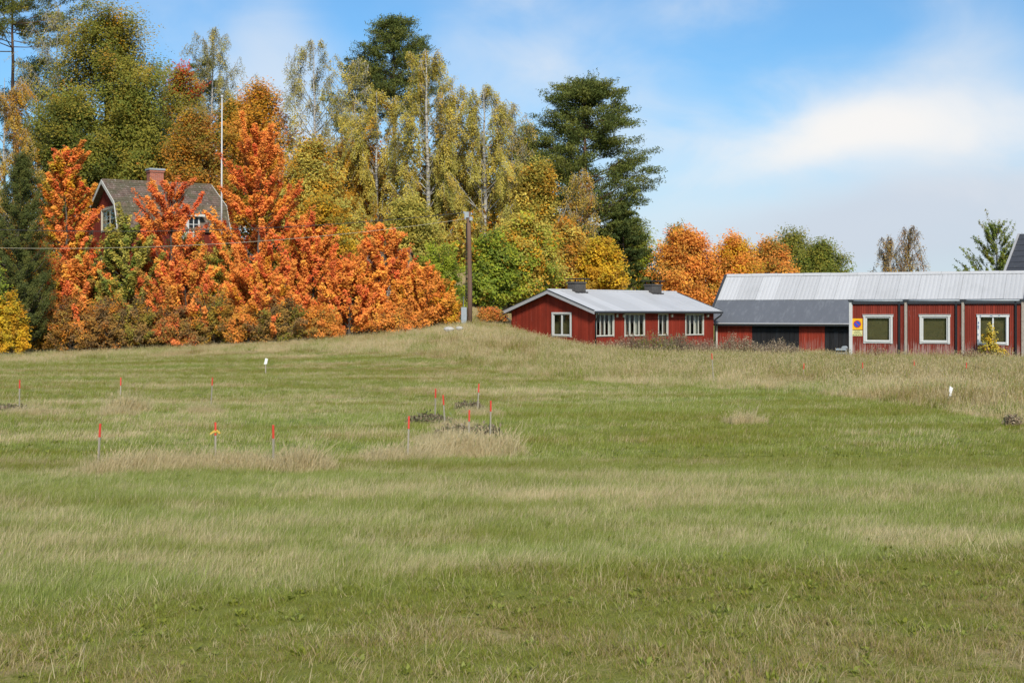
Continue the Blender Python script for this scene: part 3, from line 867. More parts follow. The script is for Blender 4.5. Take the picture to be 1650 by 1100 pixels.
        for i in (0, 1):
            for j in (0, 1):
                m = MB(); xx = am + (w - .06) * (1 if i else -1); y_ = (y0 + .06) if j else (y1 - .06); m.box(xx - .02, xx + .02, y_ - .02, y_ + .02, zt, zc - .06); m.build('cap_leg', M['iron'], ch)
        m = MB(); m.box(am - w - .13, am + w + .13, y0 - .15, y1 + .12, zc - .05, zc); m.build('cap_plate', M['iron'], ch, bevel=.01)
        m = MB(); m.box(am - w - .07, am + w + .07, y0 - .1, y0 - .045, zr - .12, zr + .04); m.build('flashing', M['iron'], ch)


red_house()


# ---- 2. long barn
def barn():
    ox, oy, rot = 11.45, 80.8, -25.5; L, D = 16.6, 7.2; gl = -.35
    h = empty('long_barn', (ox, oy, 0), R(rot), 'long barn with pale upper roof, slate grey lower roof and black doors', 'barn')
    ux, uy = math.cos(R(rot)), math.sin(R(rot)); ze, zr = 1.55, 4.30; F = Fac('front', L, D); Rt = Fac('right', L, D); Lf = Fac('left', L, D); Bk = Fac('back', L, D)
    t = lambda px: along(px, ox, oy, ux, uy)
    d1 = (t(1209), t(1285)); d2 = (t(1326.5), t(1326.5) + 3.0)
    slope = (zr - ze) / (D / 2); eave = lambda a: ze + .02; gab = lambda a: ze + slope * (D / 2 - abs(a - D / 2))
    set_ = .35   # the wall stands back under the eave
    Fs = lambda p: (p[0], set_ - p[1], p[2])
    for a0, a1, mt, nm in ((t(1152.5), d1[0], 'red_barn', 'front_wall'), (d1[1], d2[0], 'red_barn', 'front_wall'), (d2[1], L, 'red_barn', 'front_wall')):
        board_wall(nm, Fs, a0, a1, gl, lambda a: ze + .2, [], M[mt], h, .15, .008, .035, seed=int(a0 * 10) + 9)
    for a0, a1, nm in ((d1[0], d1[1], 'barn_door'), (d2[0], d2[1], 'barn_door')):
        n = 10 if a0 == d1[0] else 12; door = empty(nm, (0, 0, 0), 0); door.parent = h; w = (a1 - a0) / n
        for i in range(n):
            m = MB(Fs); m.val = random.Random(i).random(); dd = .004 * (i % 3); m.box(a0 + i * w + .006, a0 + (i + 1) * w - .006, -.04, -.012 + dd, gl + .1, ze + .15); m.build('door_board', M['black'], door)
        m = MB(Fs); m.box(a0, a1, .0, .02, ze - .42, ze - .33); m.build('door_rail', M['black'], door)
    m = MB(); m.box(t(1151.3) - .08, t(1151.3) + .08, set_ - .06, set_ + .02, gl, ze + .1); m.build('corner_board', M['old_white'], h)
    board_wall('gable_wall', Rt, set_, D - set_, gl, lambda a: gab(a) - .12, [], M['red_barn'], h, .15, .008, .035, seed=21)
    board_wall('far_gable_wall', Lf, set_, D - set_, gl, lambda a: gab(a) - .12, [], M['red_barn'], h, .3, .008, seed=22)
    board_wall('rear_wall', lambda p: (p[0], D - set_ + p[1], p[2]), 0, L, gl, lambda a: ze + .2, [], M['red_barn'], h, .3, .008, seed=23)
    sl = math.hypot(D / 2, zr - ze); cs, sn = (D / 2) / sl, (zr - ze) / sl; og = .3
    def mkP(sgn):
        def P(a, s, hh):
            y = s * cs - hh * sn; z = ze + s * sn + hh * cs
            return (a, y if sgn == 0 else D - y, z)
        return P
    m = MB()
    for sgn in (0, 1):
        P = mkP(sgn); m.hexa([P(-og, 0, -.1), P(L, 0, -.1), P(L, sl, -.1), P(-og, sl, -.1), P(-og, 0, -.02), P(L, 0, -.02), P(L, sl, -.02), P(-og, sl, -.02)])
    ro = m.build('roof', M['dark_metal'], h)
    mid = sl * .49
    # felt in strips
    n = 8; w = (L + og) / n
    for sgn in (0, 1):
        P = mkP(sgn)
        for i in range(n):
            m = MB(); a0, a1 = -og + i * w, -og + (i + 1) * w; e = .012 if i % 2 else .0
            m.hexa([P(a0 - .02, -.03, -.018), P(a1 + .02, -.03, -.018), P(a1 + .02, mid, -.018), P(a0 - .02, mid, -.018), P(a0 - .02, -.03, .01 + e), P(a1 + .02, -.03, .01 + e), P(a1 + .02, mid, .01 + e), P(a0 - .02, mid, .01 + e)])
            m.build('felt_strip', M['felt'], ro)
        n2 = 15; w2 = (L + og) / n2
        for i in range(n2):
            corrugated_sheet(None, -og + i * w2 + .004, -og + (i + 1) * w2 - .004, mid - .1, sl - .015, P, 5, .012, 'roof_sheet', M['roof_barn'], ro, seed=i, lift=.035 + (.008 if i % 2 else 0))
    n = 11; w = (L + og) / n
    for i in range(n):
        m = MB(); m.hexa([(-og + i * w, D / 2 - .16, zr - .03), (-og + (i + 1) * w - .01, D / 2 - .16, zr - .03), (-og + (i + 1) * w - .01, D / 2 + .16, zr - .03), (-og + i * w, D / 2 + .16, zr - .03),
                          (-og + i * w, D / 2 - .06, zr + .12 + .01 * (i % 2)), (-og + (i + 1) * w - .01, D / 2 - .06, zr + .12 + .01 * (i % 2)), (-og + (i + 1) * w - .01, D / 2 + .06, zr + .12 + .01 * (i % 2)), (-og + i * w, D / 2 + .06, zr + .12 + .01 * (i % 2))])
        m.build('ridge_cap', M['roof_barn'], ro)
    for a in (-og - .04, L):
        for sgn in (0, 1):
            P = mkP(sgn); m = MB(); m.hexa([P(a, -.04, -.14), P(a + .04, -.04, -.14), P(a + .04, sl, -.14), P(a, sl, -.14), P(a, -.04, .10), P(a + .04, -.04, .10), P(a + .04, sl, .10), P(a, sl, .10)])
            m.build('barge_board', M['grey_edge'], ro)
            m = MB(); m.hexa([P(a - .09, -.05, .102), P(a + .06, -.05, .102), P(a + .06, sl, .102), P(a - .09, sl, .102), P(a - .09, -.05, .125), P(a + .06, -.05, .125), P(a + .06, sl, .125), P(a - .09, sl, .125)])
            m.build('verge_flashing', M['dark_metal'], ro)
    m = MB(); m.box(-og, L, -.06, -.035, ze - .14, ze - .02); m.build('eave_board', M['dark_metal'], ro)
    m = MB(); m.tube([(-og, -.10, ze - .02), (L, -.10, ze - .03)], .04, 8); m.build('gutter', M['grey_edge'], ro)


barn()


# ---- 3. row of site modules
def text_obj(txt, size, matl, name, parent, loc, rot, align='CENTER'):
    cu = bpy.data.curves.new(name, 'FONT'); cu.body = txt; cu.size = size; cu.align_x = align; cu.align_y = 'CENTER'; cu.extrude = .001; cu.resolution_u = 3
    tmp = bpy.data.objects.new('tmp', cu); C.objects.link(tmp); bpy.context.view_layer.update()
    me = bpy.data.meshes.new_from_object(tmp.evaluated_get(bpy.context.evaluated_depsgraph_get())); bpy.data.objects.remove(tmp); me.materials.clear()
    o = link_mesh(name, me, matl, parent); o.location = loc; o.rotation_euler = rot; return o


MOD = (16.17, 68.0, -25.5)


def modules():
    ox, oy, rot = MOD; ux, uy = math.cos(R(rot)), math.sin(R(rot)); Wm, D = 2.6, 6.0; zb, zt = -.12, 2.72
    t = lambda px: along(px, ox, oy, ux, uy)
    L = Wm * 4 - .05; F = Fac('front', L, D)
    h = empty('module_barrack', (ox, oy, 0), R(rot), 'flat roofed row of red panelled site modules with white framed windows', 'building')
    wins = [(1391.5, 1438.5, 507, 553.5), (1482, 1531, 507, 554), (1575, 1625.5, 507, 556)]
    labs = [None, None, 'window with peeling paint showing blue underneath']
    holes = []; boxes = []
    for p0, p1, a, b in wins:
        a0, a1 = t(p0), t(p1); Y = oy + (a0 + a1) / 2 * uy; boxes.append((a0, a1, zz(b, Y), zz(a, Y)))
    boxes.append((boxes[2][0] + Wm, boxes[2][1] + Wm, boxes[2][2], boxes[2][3]))
    posts = [t(1371.3), t(1460), t(1552), t(1648.5), t(1648.5) + Wm]
    for k in range(4):
        a0, a1 = posts[k] + .07, posts[k + 1] - .07
        ho = [(b[0] + .04, b[1] - .04, b[2] + .03, b[3] - .04) for b in boxes[k:k + 1]]
        board_wall('module_wall', F, a0, a1, zb, lambda a: zt - .16, ho, M['red_mod'], h, .105, .013, 0, seed=30 + k)
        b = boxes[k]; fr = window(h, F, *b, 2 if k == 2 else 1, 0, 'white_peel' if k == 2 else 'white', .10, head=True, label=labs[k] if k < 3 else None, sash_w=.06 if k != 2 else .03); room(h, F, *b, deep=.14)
        if k == 2:
            rr = random.Random(8)
            for (ax, az, w_, h_) in [(b[0] + .02, b[2] + .72, .05, .22), (b[0] + .03, b[2] + .95, .05, .14), (b[0] + .02, b[2] + .42, .04, .12), (b[0] + .1, b[3] - .08, .08, .05), (b[0] + .55, b[3] - .07, .12, .04), (b[0] + .9, b[3] - .06, .1, .03), (b[0] + .5, b[2] + .06, .3, .03), (b[0] + .02, b[2] + .12, .04, .16)]:
                m = MB(F); cxs = [(math.cos(q * PI / 4), math.sin(q * PI / 4), .7 + .5 * rr.random()) for q in range(8)]
                m.extrude([(ax + w_ / 2 + c * w_ / 2 * r_, .049, az + h_ / 2 + s_ * h_ / 2 * r_) for c, s_, r_ in cxs], (0, .002, 0)); m.build('paint_flake', M['blue_peel'], fr)
        m = MB(F); pa = posts[k + 1] - .30; m.box(pa - .045, pa + .045, .0, .085, zb, zt - .1); m.box(pa - .07, pa + .03, .0, .1, zt - .12, zt - .02); m.build('downpipe', M['black_pipe'], h)
        m = MB(); m.box(posts[k] + .06, posts[k + 1] - .06, -.10, -.04, zt - .155, zt - .05); m.build('fascia', M['dark_metal'], h)
        m = MB(); m.tube([(posts[k] + .05, -.07, zt - .01), (posts[k + 1] - .08, -.07, zt - .01)], .042, 8); m.build('roof_edge', M['galv'], h, smooth=True)
    for k, a in enumerate(posts):
        m = MB(); w_ = .075 if k == 0 else .06; m.box(a - w_, a + w_, -.075, -.002, zb - .06, zt - .04)
        o = m.build('post', M['white' if k == 0 else 'post'], h)
        if k == 0: o['label'] = 'white painted corner post'
        m = MB(); m.box(a - .12, a + .14, -.13, .1, zt - .04, zt + .05); m.build('post_cap', M['dark_metal'], h)
    m = MB(); m.box(.0, L, .03, D, zt - .16, zt - .02); m.build('flat_roof', M['felt_dark'], h)
    m = MB(); m.box(-.04, .0, -.03, D, zb, zt - .17); m.build('end_wall', M['red_mod'], h)
    m = MB(); m.box(L, L + .04, -.03, D, zb, zt - .17); m.build('end_wall', M['red_mod'], h)
    m = MB(); m.box(0, L, D - .04, D, zb, zt - .17); m.build('rear_wall', M['red_mod'], h)
    # parking sign on the first module
    sa, sb = t(1373.2), t(1390); sz1 = zz(513, oy); sz0 = zz(531, oy); ca = (sa + sb) / 2; s_ = (sz1 - sz0) / 2; cz = (sz0 + sz1) / 2
    def wl(a, d, z): return (ox + a * ux + d * uy, oy + a * uy - d * ux, z)
    def loc(m_parent, f): return f
    s = empty('no_parking_sign', wl(ca, .02, cz), R(rot), 'square yellow no parking sign with blue disc on the module wall', 'sign')
    e = (sb - sa) / 2
    m = MB(); m.box(-e, e, -.012, 0, -s_, s_); m.build('sign_plate', M['sign_yellow'], s, bevel=.006)
    def disc(r, y, mt, nm, n=28):
        m = MB(); m.extrude([(r * math.cos(2 * PI * i / n), y, r * math.sin(2 * PI * i / n)) for i in range(n)], (0, -.002, 0)); m.build(nm, mt, s)
    rr = e * .72; disc(rr, -.0135, M['sign_red'], 'red_ring'); disc(rr * .78, -.0165, M['sign_blue'], 'blue_disc')
    m = MB(); w_ = rr * .085; q = rr * .76 / math.sqrt(2)
    m.extrude([(-q - w_, -.0195, q - w_), (-q + w_, -.0195, q + w_), (q + w_, -.0195, -q + w_), (q - w_, -.0195, -q - w_)], (0, -.002, 0)); m.build('red_slash', M['sign_red'], s)
    z1, z0 = zz(531.8, oy), zz(541, oy); pz = (z0 + z1) / 2; hh = (z1 - z0) / 2
    p = empty('text_sign', wl(ca, .02, pz), R(rot), 'small pale yellow text plate under the no parking sign', 'sign')
    m = MB(); m.box(-e, e, -.01, 0, -hh, hh); m.build('sign_plate', M['sign_pale'], p)
    text_obj('Enskild', .085, M['sign_ink'], 'lettering', p, (0, -.013, hh * .58), (PI / 2, 0, 0))
    text_obj('Parkering', .085, M['sign_ink'], 'lettering', p, (0, -.013, 0.0), (PI / 2, 0, 0))
    m = MB()
    for i, (c0, c1) in enumerate(((-.9, -.5), (-.38, -.02), (.1, .45), (.6, .85))): m.box(e * c0, e * c1, -.012, -.0105, -hh * .72, -hh * .5)
    m.build('print_line', M['sign_ink'], p)
    # grey cabinet at the corner
    bx = wl(-.32, .45, zz(583, oy)); b = empty('grey_cabinet', bx, R(rot), 'grey metal cabinet with a lidded top beside the white corner post', 'cabinet')
    H = zz(561, oy) - zz(583, oy); m = MB(); m.box(-.24, .24, -.16, .2, -.1, H * .70); m.box(-.24, .24, -.16, .2, H * .86, H); m.box(-.22, .22, -.12, .2, H * .70, H * .86); m.build('housing', M['galv'], b, bevel=.01)
    m = MB(); m.box(-.21, .21, -.145, -.125, H * .705, H * .855); m.build('grille', M['black_pipe'], b)
    m = MB(); m.extrude([(.02, -.14, H + .002), (.02, -.14, H + .05), (.08, -.14, H + .11), (.2, -.14, H + .12), (.27, -.14, H + .07), (.27, -.14, H + .002)], (0, .3, 0)); m.build('lid', M['galv'], b, bevel=.012)
    m = MB(); m.tube([(.05, -.2, H * .7), (.15, -.22, H * .45), (.28, -.24, H * .2), (.34, -.22, .02)], .022, 6); m.build('hose', M['black_pipe'], b)
    # small white ground block
    a = t(1578); w = wl(a, .25, zb); m = MB(); m.box(-.07, .07, -.06, .06, -.05, .24); m.box(-.085, .085, -.075, .075, .241, .27)
    o = m.build('vent_stub', M['white'], None, bevel=.01); o.location = w; tag(o, 'short white stub in the grass below the peeling window', 'vent')


modules()


# ---- 4. steep dark roofed building behind
def far_building():
    Y = 105; rx = X_at(1643.5, Y); rot = -43; D2 = 4.3; c, s = math.cos(R(rot)), math.sin(R(rot)); dx, dy = -s, c
    ox, oy = rx - D2 * dx, Y - D2 * dy; zr = zz(377, Y); ze = 3.0; L = 12; D = D2 * 2
    h = empty('steep_roofed_building', (ox, oy, 0), R(rot), 'building with steep dark roof rising behind the barn at the right edge', 'building')
    sl = math.hypot(D2, zr - ze); cs, sn = D2 / sl, (zr - ze) / sl
    def mkP(sgn):
        def P(a, q, hh):
            y = q * cs - hh * sn; z = ze + q * sn + hh * cs; return (a, y if sgn == 0 else D - y, z)
        return P
    for sgn in (0, 1):
        P = mkP(sgn); m = MB(); m.hexa([P(0, -.3, -.15), P(L, -.3, -.15), P(L, sl, -.15), P(0, sl, -.15), P(0, -.3, 0), P(L, -.3, 0), P(L, sl, 0), P(0, sl, 0)]); ro = m.build('roof', M['felt_dark'], h)
        n = 12
        for i in range(n):
            m = MB(); m.hexa([P(.02, -.28 + i * (sl + .28) / n, .002), P(L, -.28 + i * (sl + .28) / n, .002), P(L, -.28 + (i + 1) * (sl + .28) / n, .002), P(.02, -.28 + (i + 1) * (sl + .28) / n, .002),
                                         P(.02, -.28 + i * (sl + .28) / n, .03), P(L, -.28 + i * (sl + .28) / n, .03), P(L, -.28 + (i + 1) * (sl + .28) / n, .006), P(.02, -.28 + (i + 1) * (sl + .28) / n, .006)]); m.build('roof_course', M['felt_dark'], ro)
        m = MB(); m.hexa([P(-.16, -.3, -.2), P(.0, -.3, -.2), P(.0, sl, -.2), P(-.16, sl, -.2), P(-.16, -.3, .06), P(.0, -.3, .06), P(.0, sl, .06), P(-.16, sl, .06)]); m.build('barge_board', M['grey_edge'], ro)
    G = Fac('left', L, D); Fr = Fac('front', L, D)
    board_wall('gable_wall', G, .2, D - .2, -.2, lambda a: ze - .25 + (zr - ze) / D2 * (D2 - abs(a - D2)), [], M['red_barn'], h, .3, seed=50)
    board_wall('front_wall', lambda p: (p[0], .2 - p[1], p[2]), 0.04, L, -.2, lambda a: ze - .1, [], M['red_barn'], h, .3, seed=51)
    board_wall('rear_wall', lambda p: (p[0], D - .2 + p[1], p[2]), 0.04, L, -.2, lambda a: ze - .1, [], M['red_barn'], h, .3, seed=52)


far_building()


# ---- 5. cottage with gambrel roof on the slope
def cottage():
    rot = 31.5; c, s = math.cos(R(rot)), math.sin(R(rot)); D = 6.5; L = 6.3
    ay = 87.8; ax = X_at(173, ay); ox, oy = ax + s * D / 2, ay - c * D / 2      # apex of the near gable -> near corner
    zr = zz(292, ay); g = gz(ox, oy)
    zbk = zz(327, oy + .4); ze = zbk - 1.55; yb = .50
    h = empty('cottage', (ox, oy, 0), R(rot), 'dark red cottage with mossy gambrel tile roof and brick chimney behind orange trees', 'house')
    sec = [(-.18, ze), (yb, zbk), (D / 2, zr), (D - yb, zbk), (D + .18, ze)]
    def top(a): return float(np.interp(a, [p[0] for p in sec], [p[1] for p in sec])) - .12
    G = Fac('left', L, D); F = Fac('front', L, D); Bk = Fac('back', L, D); Rt = Fac('right', L, D)
    ga0, ga1 = along(190.5, ox, oy, -s, c), along(163.5, ox, oy, -s, c); Yw = oy + (ga0 + ga1) / 2 * c
    gw = (ga0, ga1, zz(373, Yw), zz(333.5, Yw))
    gw2 = (ga0, ga1, zz(452, Yw), zz(412, Yw))
    ins = lambda w: (w[0] + .04, w[1] - .04, w[2] + .02, w[3] - .04)
    board_wall('gable_wall', G, .05, D - .05, g - .3, top, [ins(gw), ins(gw2)], M['red_cot'], h, .16, .006, .03, seed=60)
    board_wall('far_gable_wall', Rt, .05, D - .05, g - .3, top, [], M['red_cot'], h, .3, seed=61)
    board_wall('front_wall', F, .0, L, g - .6, lambda a: ze + .3, [], M['red_cot'], h, .16, .006, .03, seed=62)
    board_wall('rear_wall', Bk, .0, L, g - .3, lambda a: ze + .3, [], M['red_cot'], h, .3, seed=63)
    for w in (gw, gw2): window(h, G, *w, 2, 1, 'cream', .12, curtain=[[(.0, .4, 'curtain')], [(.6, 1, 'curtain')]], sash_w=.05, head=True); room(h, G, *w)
    # roof: decking and tile courses
    og = .35; deck = MB()
    for (y0, z0), (y1, z1) in zip(sec[:-1], sec[1:]):
        deck.hexa([(-og, y0, z0 - .1), (L + og, y0, z0 - .1), (L + og, y1, z1 - .1), (-og, y1, z1 - .1), (-og, y0, z0), (L + og, y0, z0), (L + og, y1, z1), (-og, y1, z1)])
    ro = deck.build('roof', M['tile'], h)
    rnd = random.Random(12)
    for side in range(4):
        (y0, z0), (y1, z1) = sec[side], sec[side + 1]
        if side >= 2: y0, z0, y1, z1 = y1, z1, y0, z0
        sl = math.hypot(y1 - y0, z1 - z0); dy, dz = (y1 - y0) / sl, (z1 - z0) / sl; ny, nz = (-dz, dy) if side < 2 else (dz, -dy)
        if nz < 0: ny, nz = -ny, -nz
        tl = MB(); nr = max(2, round(sl / .30)); nc = round((L + 2 * og) / .24); cw = (L + 2 * og) / nc; rh = sl / nr
        for i in range(nr):
            for j in range(nc):
                tl.val = rnd.random(); a0 = -og + j * cw; pts = []
                jz = rnd.random() * .012; s0 = i * rh - .03 + rnd.random() * .02; s1 = (i + 1) * rh + .02
                for ss, lift in ((s0, .055), (s1, .025)):
                    for k, hh in ((0, .0), (.33, .035), (.7, .01), (1.04, .01)):
                        hv = lift + hh + jz; pts.append((a0 + k * cw, y0 + dy * ss + ny * hv, z0 + dz * ss + nz * hv))
                for k, hh in ((0, 0), (1.04, 0)): pts.append((a0 + k * cw, y0 + dy * s0 + ny * .01, z0 + dz * s0 + nz * .01))
                tl.add(pts, [(0, 1, 5, 4), (1, 2, 6, 5), (2, 3, 7, 6), (8, 9, 3, 2, 1, 0)])
        tl.build('roof_tiles', M['tile'], ro, kind='stuff')
    m = MB(); m.tube([(-og, D / 2, zr + .04), (L + og, D / 2, zr + .04)], .10, 8); m.build('ridge_tiles', M['tile'], ro)
    for a in (-og - .05, L + og + .01):
        for (y0, z0), (y1, z1) in zip(sec[:-1], sec[1:]):
            m = MB(); m.hexa([(a, y0, z0 - .16), (a + .04, y0, z0 - .16), (a + .04, y1, z1 - .16), (a, y1, z1 - .16), (a, y0, z0 + .08), (a + .04, y0, z0 + .08), (a + .04, y1, z1 + .08), (a, y1, z1 + .08)]); m.build('barge_board', M['old_white'], ro)
    # chimney
    xr, yr = ax, ay; a0, a1 = along(236, xr, yr, c, s), along(264, xr, yr, c, s); Yc = yr + (a0 + a1) / 2 * s; zt = zz(274, Yc)
    m = MB(); m.box(a0 + .12, a1 - .12, D / 2 - .35, D / 2 + .35, zr - .4, zt - .18); m.box(a0 + .08, a1 - .08, D / 2 - .4, D / 2 + .4, zt - .178, zt - .04); ch = m.build('chimney', M['brick'], h, bevel=.01)
    m = MB(); m.box(a0 + .04, a1 - .04, D / 2 - .44, D / 2 + .44, zt - .038, zt + .07); m.build('chimney_cap', M['galv'], ch)
    # dormer in the steep lower slope
    d0, d1 = along(290, ox, oy, c, s), along(323, ox, oy, c, s); Yd = oy + (d0 + d1) / 2 * s; dt = zz(345, Yd); db = zz(373, Yd)
    d0 = max(d0, 2.6)
    dm = MB(); dm.box(d0 + .1, d1 - .1, -.16, .9, db - .5, dt - .12); do = dm.build('dormer', M['white'], h)
    m = MB(); m.hexa([(d0 - .12, -.4, dt - .12), (d1 + .12, -.4, dt - .12), (d1 + .12, 1.6, dt + .48), (d0 - .12, 1.6, dt + .48), (d0 - .12, -.4, dt - .03), (d1 + .12, -.4, dt - .03), (d1 + .12, 1.6, dt + .57), (d0 - .12, 1.6, dt + .57)]); m.build('dormer_roof', M['tile'], do)
    m = MB(); m.box(d0 - .14, d1 + .14, -.44, -.402, dt - .16, dt - .02); m.build('fascia', M['old_white'], do)
    FD = lambda p: (p[0], -.165 - p[1], p[2]); wa, wb = d0 + (d1 - d0) * .34, d1 - .16
    pn = MB(FD); pn.box(wa + .05, wb - .05, .0, .012, db, dt - .22); pn.build('dark_pane', M['black_pipe'], do)
    m = MB(FD); k = .06
    m.box(wa, wa + k, .0, .04, db - .05, dt - .2); m.box(wb - k, wb, .0, .04, db - .05, dt - .2); mdl = (wa + wb) / 2; m.box(mdl - k / 2, mdl + k / 2, .0, .035, db - .05, dt - .2)
    m.box(wa + k, wb - k, .0, .03, (db + dt) / 2 - .12, (db + dt) / 2 - .08); m.box(wa, wb, .0, .045, dt - .199, dt - .14); m.box(wa, wb, .0, .06, db - .12, db - .051); m.build('window_frame', M['white'], do)


cottage()


# ---- 6. little old shed among the bushes
def shed():
    Y = 80.5; x0, x1 = X_at(590, Y), X_at(655, Y); g = gz((x0 + x1) / 2, Y); w = x1 - x0; zt = zz(402, Y); ze = zz(427, Y)
    h = empty('old_shed', (x0, Y, 0), R(-8), 'tumbledown grey shed with mossy tiled roof half hidden by orange bush', 'shed')
    D = 2.4
    F = Fac('front', w, D); L_ = Fac('left', w, D); R_ = Fac('right', w, D); Bk = Fac('back', w, D)
    top = lambda a: ze + (zt - ze) * (1 - abs(a - D / 2) / (D / 2)) - .08
    hole = (w * .60, w * .85, ze - 1.0, ze - .25)
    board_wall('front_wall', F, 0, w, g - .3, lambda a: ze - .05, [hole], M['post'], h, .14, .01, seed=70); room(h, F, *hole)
    board_wall('gable_wall', R_, 0.01, D - .01, g - .3, top, [], M['post'], h, .14, .01, seed=71)
    board_wall('gable_wall', L_, 0.01, D - .01, g - .3, top, [], M['post'], h, .14, .01, seed=72)
    board_wall('rear_wall', Bk, 0, w, g - .3, lambda a: ze - .05, [], M['post'], h, .3, .01, seed=73)
    rnd = random.Random(4); tl = MB(); sl = math.hypot(D / 2 + .2, zt - ze); nr = 6; nc = round(w / .25)
    for sgn in (0, 1):
        for i in range(nr):
            for j in range(nc + 1):
                if rnd.random() < .05: continue
                tl.val = rnd.random(); f0, f1 = i / nr, (i + 1.15) / nr; a = -.12 + j * .25; e = rnd.random() * .03
                def Q(a, f, hh): y = -.2 + f * (D / 2 + .2); return (a, y if sgn == 0 else D - y, ze - .1 + f * (zt - ze + .1) + hh)
                tl.hexa([Q(a, f0, 0), Q(a + .24, f0, 0), Q(a + .24, f1, 0), Q(a, f1, 0), Q(a, f0, .07 + e), Q(a + .24, f0, .05 + e), Q(a + .24, f1, .04 + e), Q(a, f1, .06 + e)])
    tl.build('roof_tiles', M['tile'], h, kind='stuff')


shed()


# ---- small built things
def utility_pole():
    Y = 73.0; b = at(756.5, 519, Y); x = b.x; g = gz(x, Y); ztop = zz(341, Y)
    h = empty('utility_pole', (x, Y, g), 0, 'tall brown wooden utility pole standing on the bank left of the red house', 'pole')
    H = ztop - g; m = MB(); m.tube([(0, 0, -.5), (0.02, 0, H * .3), (-.02, 0, H * .7), (-.05, 0, H)], [.135, .128, .112, .10], 12); m.build('pole_shaft', M['pole'], h, smooth=True)
    m = MB(); m.tube([(-.19, -.02, -.2), (-.17, -.02, H * .5), (-.16, -.02, H * .9)], .028, 6); m.build('cable_pipe', M['black_pipe'], h)
    m = MB(); m.box(-.26, -.03, -.13, .12, H - .32, H - .02); m.build('bracket', M['galv'], h, bevel=.01)
    m = MB(); m.box(.0, .16, -.2, -.02, H - .48, H - .28); m.build('fuse_box', M['galv'], h, bevel=.01)
    for dx, dz in ((-.28, -.06), (-.22, -.36), (.1, -.12)):
        m = MB(); m.tube([(dx, -.1, H + dz - .06), (dx, -.1, H + dz), (dx, -.1, H + dz + .07)], [.03, .05, .02], 8); m.build('insulator', M['galv'], h)
    bx = at(748, 519, Y - .1); gg = gz(bx.x, Y - .1); bh = zz(495, Y) - gg
    c = empty('cable_cabinet', (bx.x, Y - .35, gg), R(-5), 'narrow grey steel cable cabinet at the foot of the utility pole', 'cabinet')
    m = MB(); m.box(-.125, .125, -.09, .09, -.1, bh * .3); m.build('plinth', M['galv'], c)
    m = MB(); m.box(-.14, .14, -.1, .1, bh * .3 + .002, bh); m.build('cabinet_door', M['galv'], c, bevel=.012)
    m = MB(); m.tube([(-.03, .12, bh * .3), (-.05, .13, bh + .2), (-.04, .15, bh + .55)], .022, 6); m.build('conduit', M['felt'], c)
    return x, Y, ztop


PX, PY, PZ = utility_pole()


def wire(p0, p1, sag, r, mt, label):
    n = 48; m = MB(); pts = []
    for i in range(n + 1):
        f = i / n; p = Vector(p0).lerp(Vector(p1), f); p.z -= sag * 4 * f * (1 - f); pts.append(p)
    m.tube(pts, r, 5); o = m.build('overhead_wire', M[mt], None); tag(o, label, 'wire', 'overhead wires running left from the utility pole')
    m2 = None


w0 = at(0, 352, 70); w1 = at(-420, 342, 69)
wire((PX - .28, PY - .1, PZ - .06), at(-620, 318, 66), 1.25, .017, 'wire', 'upper dark wire strung from the pole top across the orange trees')
wire((PX - .22, PY - .1, PZ - .38), at(-620, 352, 66), 1.45, .011, 'wire_pale', 'lower pale wire strung from the pole across the orange trees')


def flagpole():
    Y = 79; x = X_at(357, Y); g = gz(x, Y); zt = zz(158, Y)
    h = empty('flagpole', (x, Y, g), 0, 'slender white flagpole standing in front of the cottage', 'flagpole')
    m = MB(); m.tube([(0, 0, -.3), (0, 0, (zt - g) * .5), (.02, 0, zt - g)], [.060, .050, .034], 10); m.build('mast', M['flag'], h, smooth=True)
    m = MB(); m.tube([(.02, 0, zt - g), (.02, 0, zt - g + .05), (.02, 0, zt - g + .12), (.02, 0, zt - g + .17)], [.03, .075, .075, .02], 10); m.build('finial', M['flag'], h, smooth=True)
    m = MB(); m.box(.06, .14, -.02, .02, 1.0, 1.1); m.build('cleat', M['galv'], h)


flagpole()


# ---- survey stakes
STAKES = [(31, 612, 660, 1), (193.5, 608, 656, 0), (340, 608, 652, 0), (157.5, 682, 756, 1), (347, 680, 748, 2), (441, 684, 756, 1), (657, 670, 742, 1), (701, 626, 676, 0), (717.5, 636, 690, 0),
          (755, 660, 718, 1), (769.5, 618, 666, 0), (790, 645, 706, 0), (1150, 569, 598, 0), (1294, 585, 614, 0), (1390.5, 584, 612, 0), (1473.5, 580, 607, 0), (1556, 584, 612, 0)]
SL = ['red topped stake farthest left, standing alone in the meadow', 'red topped stake behind the pointed dry grass tuft at left', 'red topped stake in mown grass behind the small tan tuft',
      'red topped stake at the left end of the long dry grass strip', 'red topped stake with a yellow ribbon in the dry grass strip', 'red topped stake at the right end of the long dry grass strip',
      'nearest red topped stake of the middle group, tallest in view', 'red topped stake of the middle group behind the dark low weeds', 'thin red topped stake just right of the dark low weeds',
      'red topped stake in the middle of the round clump beside its green patch', 'red topped stake farthest back in the middle group', 'red topped stake at the right side of the middle grass clump',
      'red tipped stake in tall grass below the corner of the red house', 'red tipped stake in tall grass before the barn doors', 'red tipped stake in tall grass below the no parking sign',
      'red tipped stake in tall grass below the gap between the first two module windows', 'red tipped stake in tall grass before the window with peeling paint']


